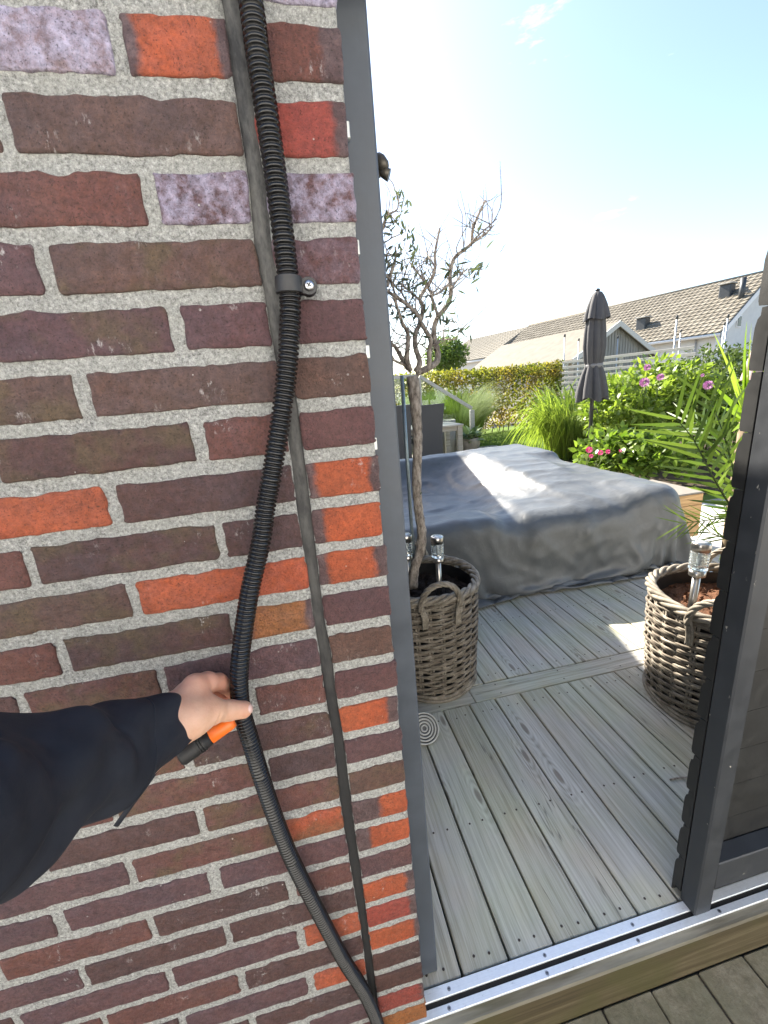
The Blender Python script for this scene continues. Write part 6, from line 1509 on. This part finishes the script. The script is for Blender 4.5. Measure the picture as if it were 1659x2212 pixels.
for c_, r_, a_ in ((IP, .03, .55), (hp(760, 300, .52), .025, .45), (IT, .02, .6), (hp(480, 260, .50), .02, .35), (TT, .014, .25), (hp(900, 600, .55), .03, .6)): red = np.maximum(red, a_ * np.exp(-(np.linalg.norm(HV - c_, axis=1) / r_) ** 2))
body = mk('body', HV, HF, mat_skin(), person, True, {'red': red})
sm_ = body.modifiers.new('smooth', 'SMOOTH'); sm_.factor = .5; sm_.iterations = 3
tn = unit(TT - TI); side = unit(np.cross(tn, CF)); nc = TT + tn * .0040 + unit(np.array(-CF) * .55 + tn * .35 + np.array([.5, 0, .35])) * .0074
nn = unit(nc - (TT + tn * .001)); V, F = lathe([(0, -.0010), (.0058, -.0006), (.0064, .0), (.0050, .0014), (0, .0020)], (0, 0, 0), 20)
e2 = unit(np.cross(nn, tn)); e1 = unit(np.cross(e2, nn)); mk('thumb_nail', xform(V, nc, e1 * 1.05, e2 * .95, nn), F, plain("nail", (0.74, 0.50, 0.44), .25, var=.05), body, True)
# sleeve
def mat_jacket():
    t = NT("jacket_cloth"); p = t.pos(); n = t.noise(p, 14, 4); w = t.noise(p, 1100, 2)
    nm = t.bump(t.noise(p, 40, 4), .25, .004); nm = t.bump(w, .15, .0006, nm)
    return t.bsdf(t.ramp(n, [(0.3, (0.0110, 0.0130, 0.0200)), (0.7, (0.0210, 0.0245, 0.0350))]), .7, 0, nm, .3)
M_JACK = mat_jacket()
SP = [(364, 1586, .474, .0375), (327, 1594, .457, .0385), (262, 1616, .430, .0415), (180, 1656, .395, .049), (95, 1695, .355, .055), (0, 1730, .315, .0595)]
_sp = [on_y(x, y, Y) for x, y, Y, r in SP]; _dd = _sp[-1] - _sp[-2]; _sp += [_sp[-1] + _dd * k for k in (1.0, 2.2, 3.6, 5.0)]
cp = resample(np.array(_sp), 70); _l = np.concatenate([[0], np.cumsum(np.linalg.norm(np.diff(np.array(_sp), axis=0), axis=1))]); rr = np.interp(np.linspace(0, _l[-1], 70), _l, [r for *_, r in SP] + [.062, .063, .064, .065])
T_, N1, B1 = frames(cp); ns = 72; a = np.arange(ns) * 2 * math.pi / ns; V = []
for i in range(70):
    s_ = i / 69
    wr = .0035 * np.sin(3 * a + 9 * s_ + 1.2 * np.sin(5 * s_ * 3)) * min(1, s_ * 7) + .0045 * np.sin(2 * a - 16 * s_ + 2) * min(1, s_ * 6) + .0022 * np.sin(5 * a + 30 * s_) * min(1, s_ * 9)
    R_ = rr[i] + wr
    V.append(cp[i] + (np.cos(a) * R_)[:, None] * N1[i] + (np.sin(a) * R_)[:, None] * B1[i])
V = np.array(V)
for i in range(14):
    V[i] += T_[i] * (-(V[i] - cp[i]) @ np.array([0, 0, 1.0]) * 1.35 * (1 - i / 14) ** 1.5)[:, None]
V += (.0100 * vnoise(V, 16, 4) + .0065 * np.abs(vnoise(V, 30, 6)))[..., None] * unit(V - cp[:, None, :]) * np.minimum(1, np.arange(70) / 5)[:, None, None]
inner = [cp[i] + (V[i] - cp[i]) * k for i, k in ((0, .985), (1, .93), (5, .88))]
V = np.concatenate([np.array(inner[::-1]), V]); nR = len(V)
F = [(i * ns + k, i * ns + (k + 1) % ns, (i + 1) * ns + (k + 1) % ns, (i + 1) * ns + k) for i in range(nR - 1) for k in range(ns)]
sl = mk('jacket_sleeve', V.reshape(-1, 3), F, M_JACK, person, True); md = sl.modifiers.new('s', 'SUBSURF'); md.levels = 1; md.render_levels = 1
sr = np.array([cp[9] + (v - cp[9]) * 1.004 for v in V.reshape(nR, ns, 3)[12]]); mk('cuff_seam', *tube(sr, .0009, 6, True), M_JACK, sl, True)
st = resample([on_y(346, 1650, .452), on_y(322, 1686, .448), on_y(286, 1735, .446), on_y(251, 1784, .446)], 14)
V, F = tube(st, .0034, 8, flat=.35); mk('cuff_strap', V, F, M_JACK, sl, True)
# tool held against the palm
tool = thing('utility_tool', 'black and orange tool handle tucked under the hand', 'tool', tuple(hp(800, 1130, .505)))
A_, B_ = hp(1130, 905, .5215), hp(395, 1415, .500); L_ = np.linalg.norm(B_ - A_); d_ = unit(B_ - A_)
def gr(prof, nm, mat_): V, F = lathe(prof, (0, 0, 0), 22, d_); return mk(nm, V + A_, F, mat_, tool, True)
gr([(0, -.006), (.0085, -.005), (.0098, .0), (.0104, L_ * .40), (0, L_ * .402)], 'orange_body', plain("orange_plastic", (0.80, 0.16, 0.02), .4, var=.05))
pf_ = [(0, L_ * .403), (.0105, L_ * .404)]
for k in range(3): z = L_ * (.52 + k * .045); pf_ += [(.0118, z), (.0128, z + .0012), (.0128, z + .0026), (.0118, z + .0038)]
pf_ += [(.0125, L_ * .72), (.0125, L_ * .95), (.0105, L_ * .995), (0, L_ * 1.0)]
gr(pf_, 'grip', mat_black_plastic("tool_rubber", .55, .010))
# twig on the deck
q = on_z((2400 + .5119 * 560) / 1.8228, (2900 + .5119 * 325) / 1.8228)
tw = mk('twig', *tube(resample([q + (-.045, .006, .004), q + (.0, 0, .006), q + (.05, -.012, .004)], 9), .0028, 6), M_OBARK, None, True); tag(tw, 'small dry twig lying on the deck near the gate', 'twig')
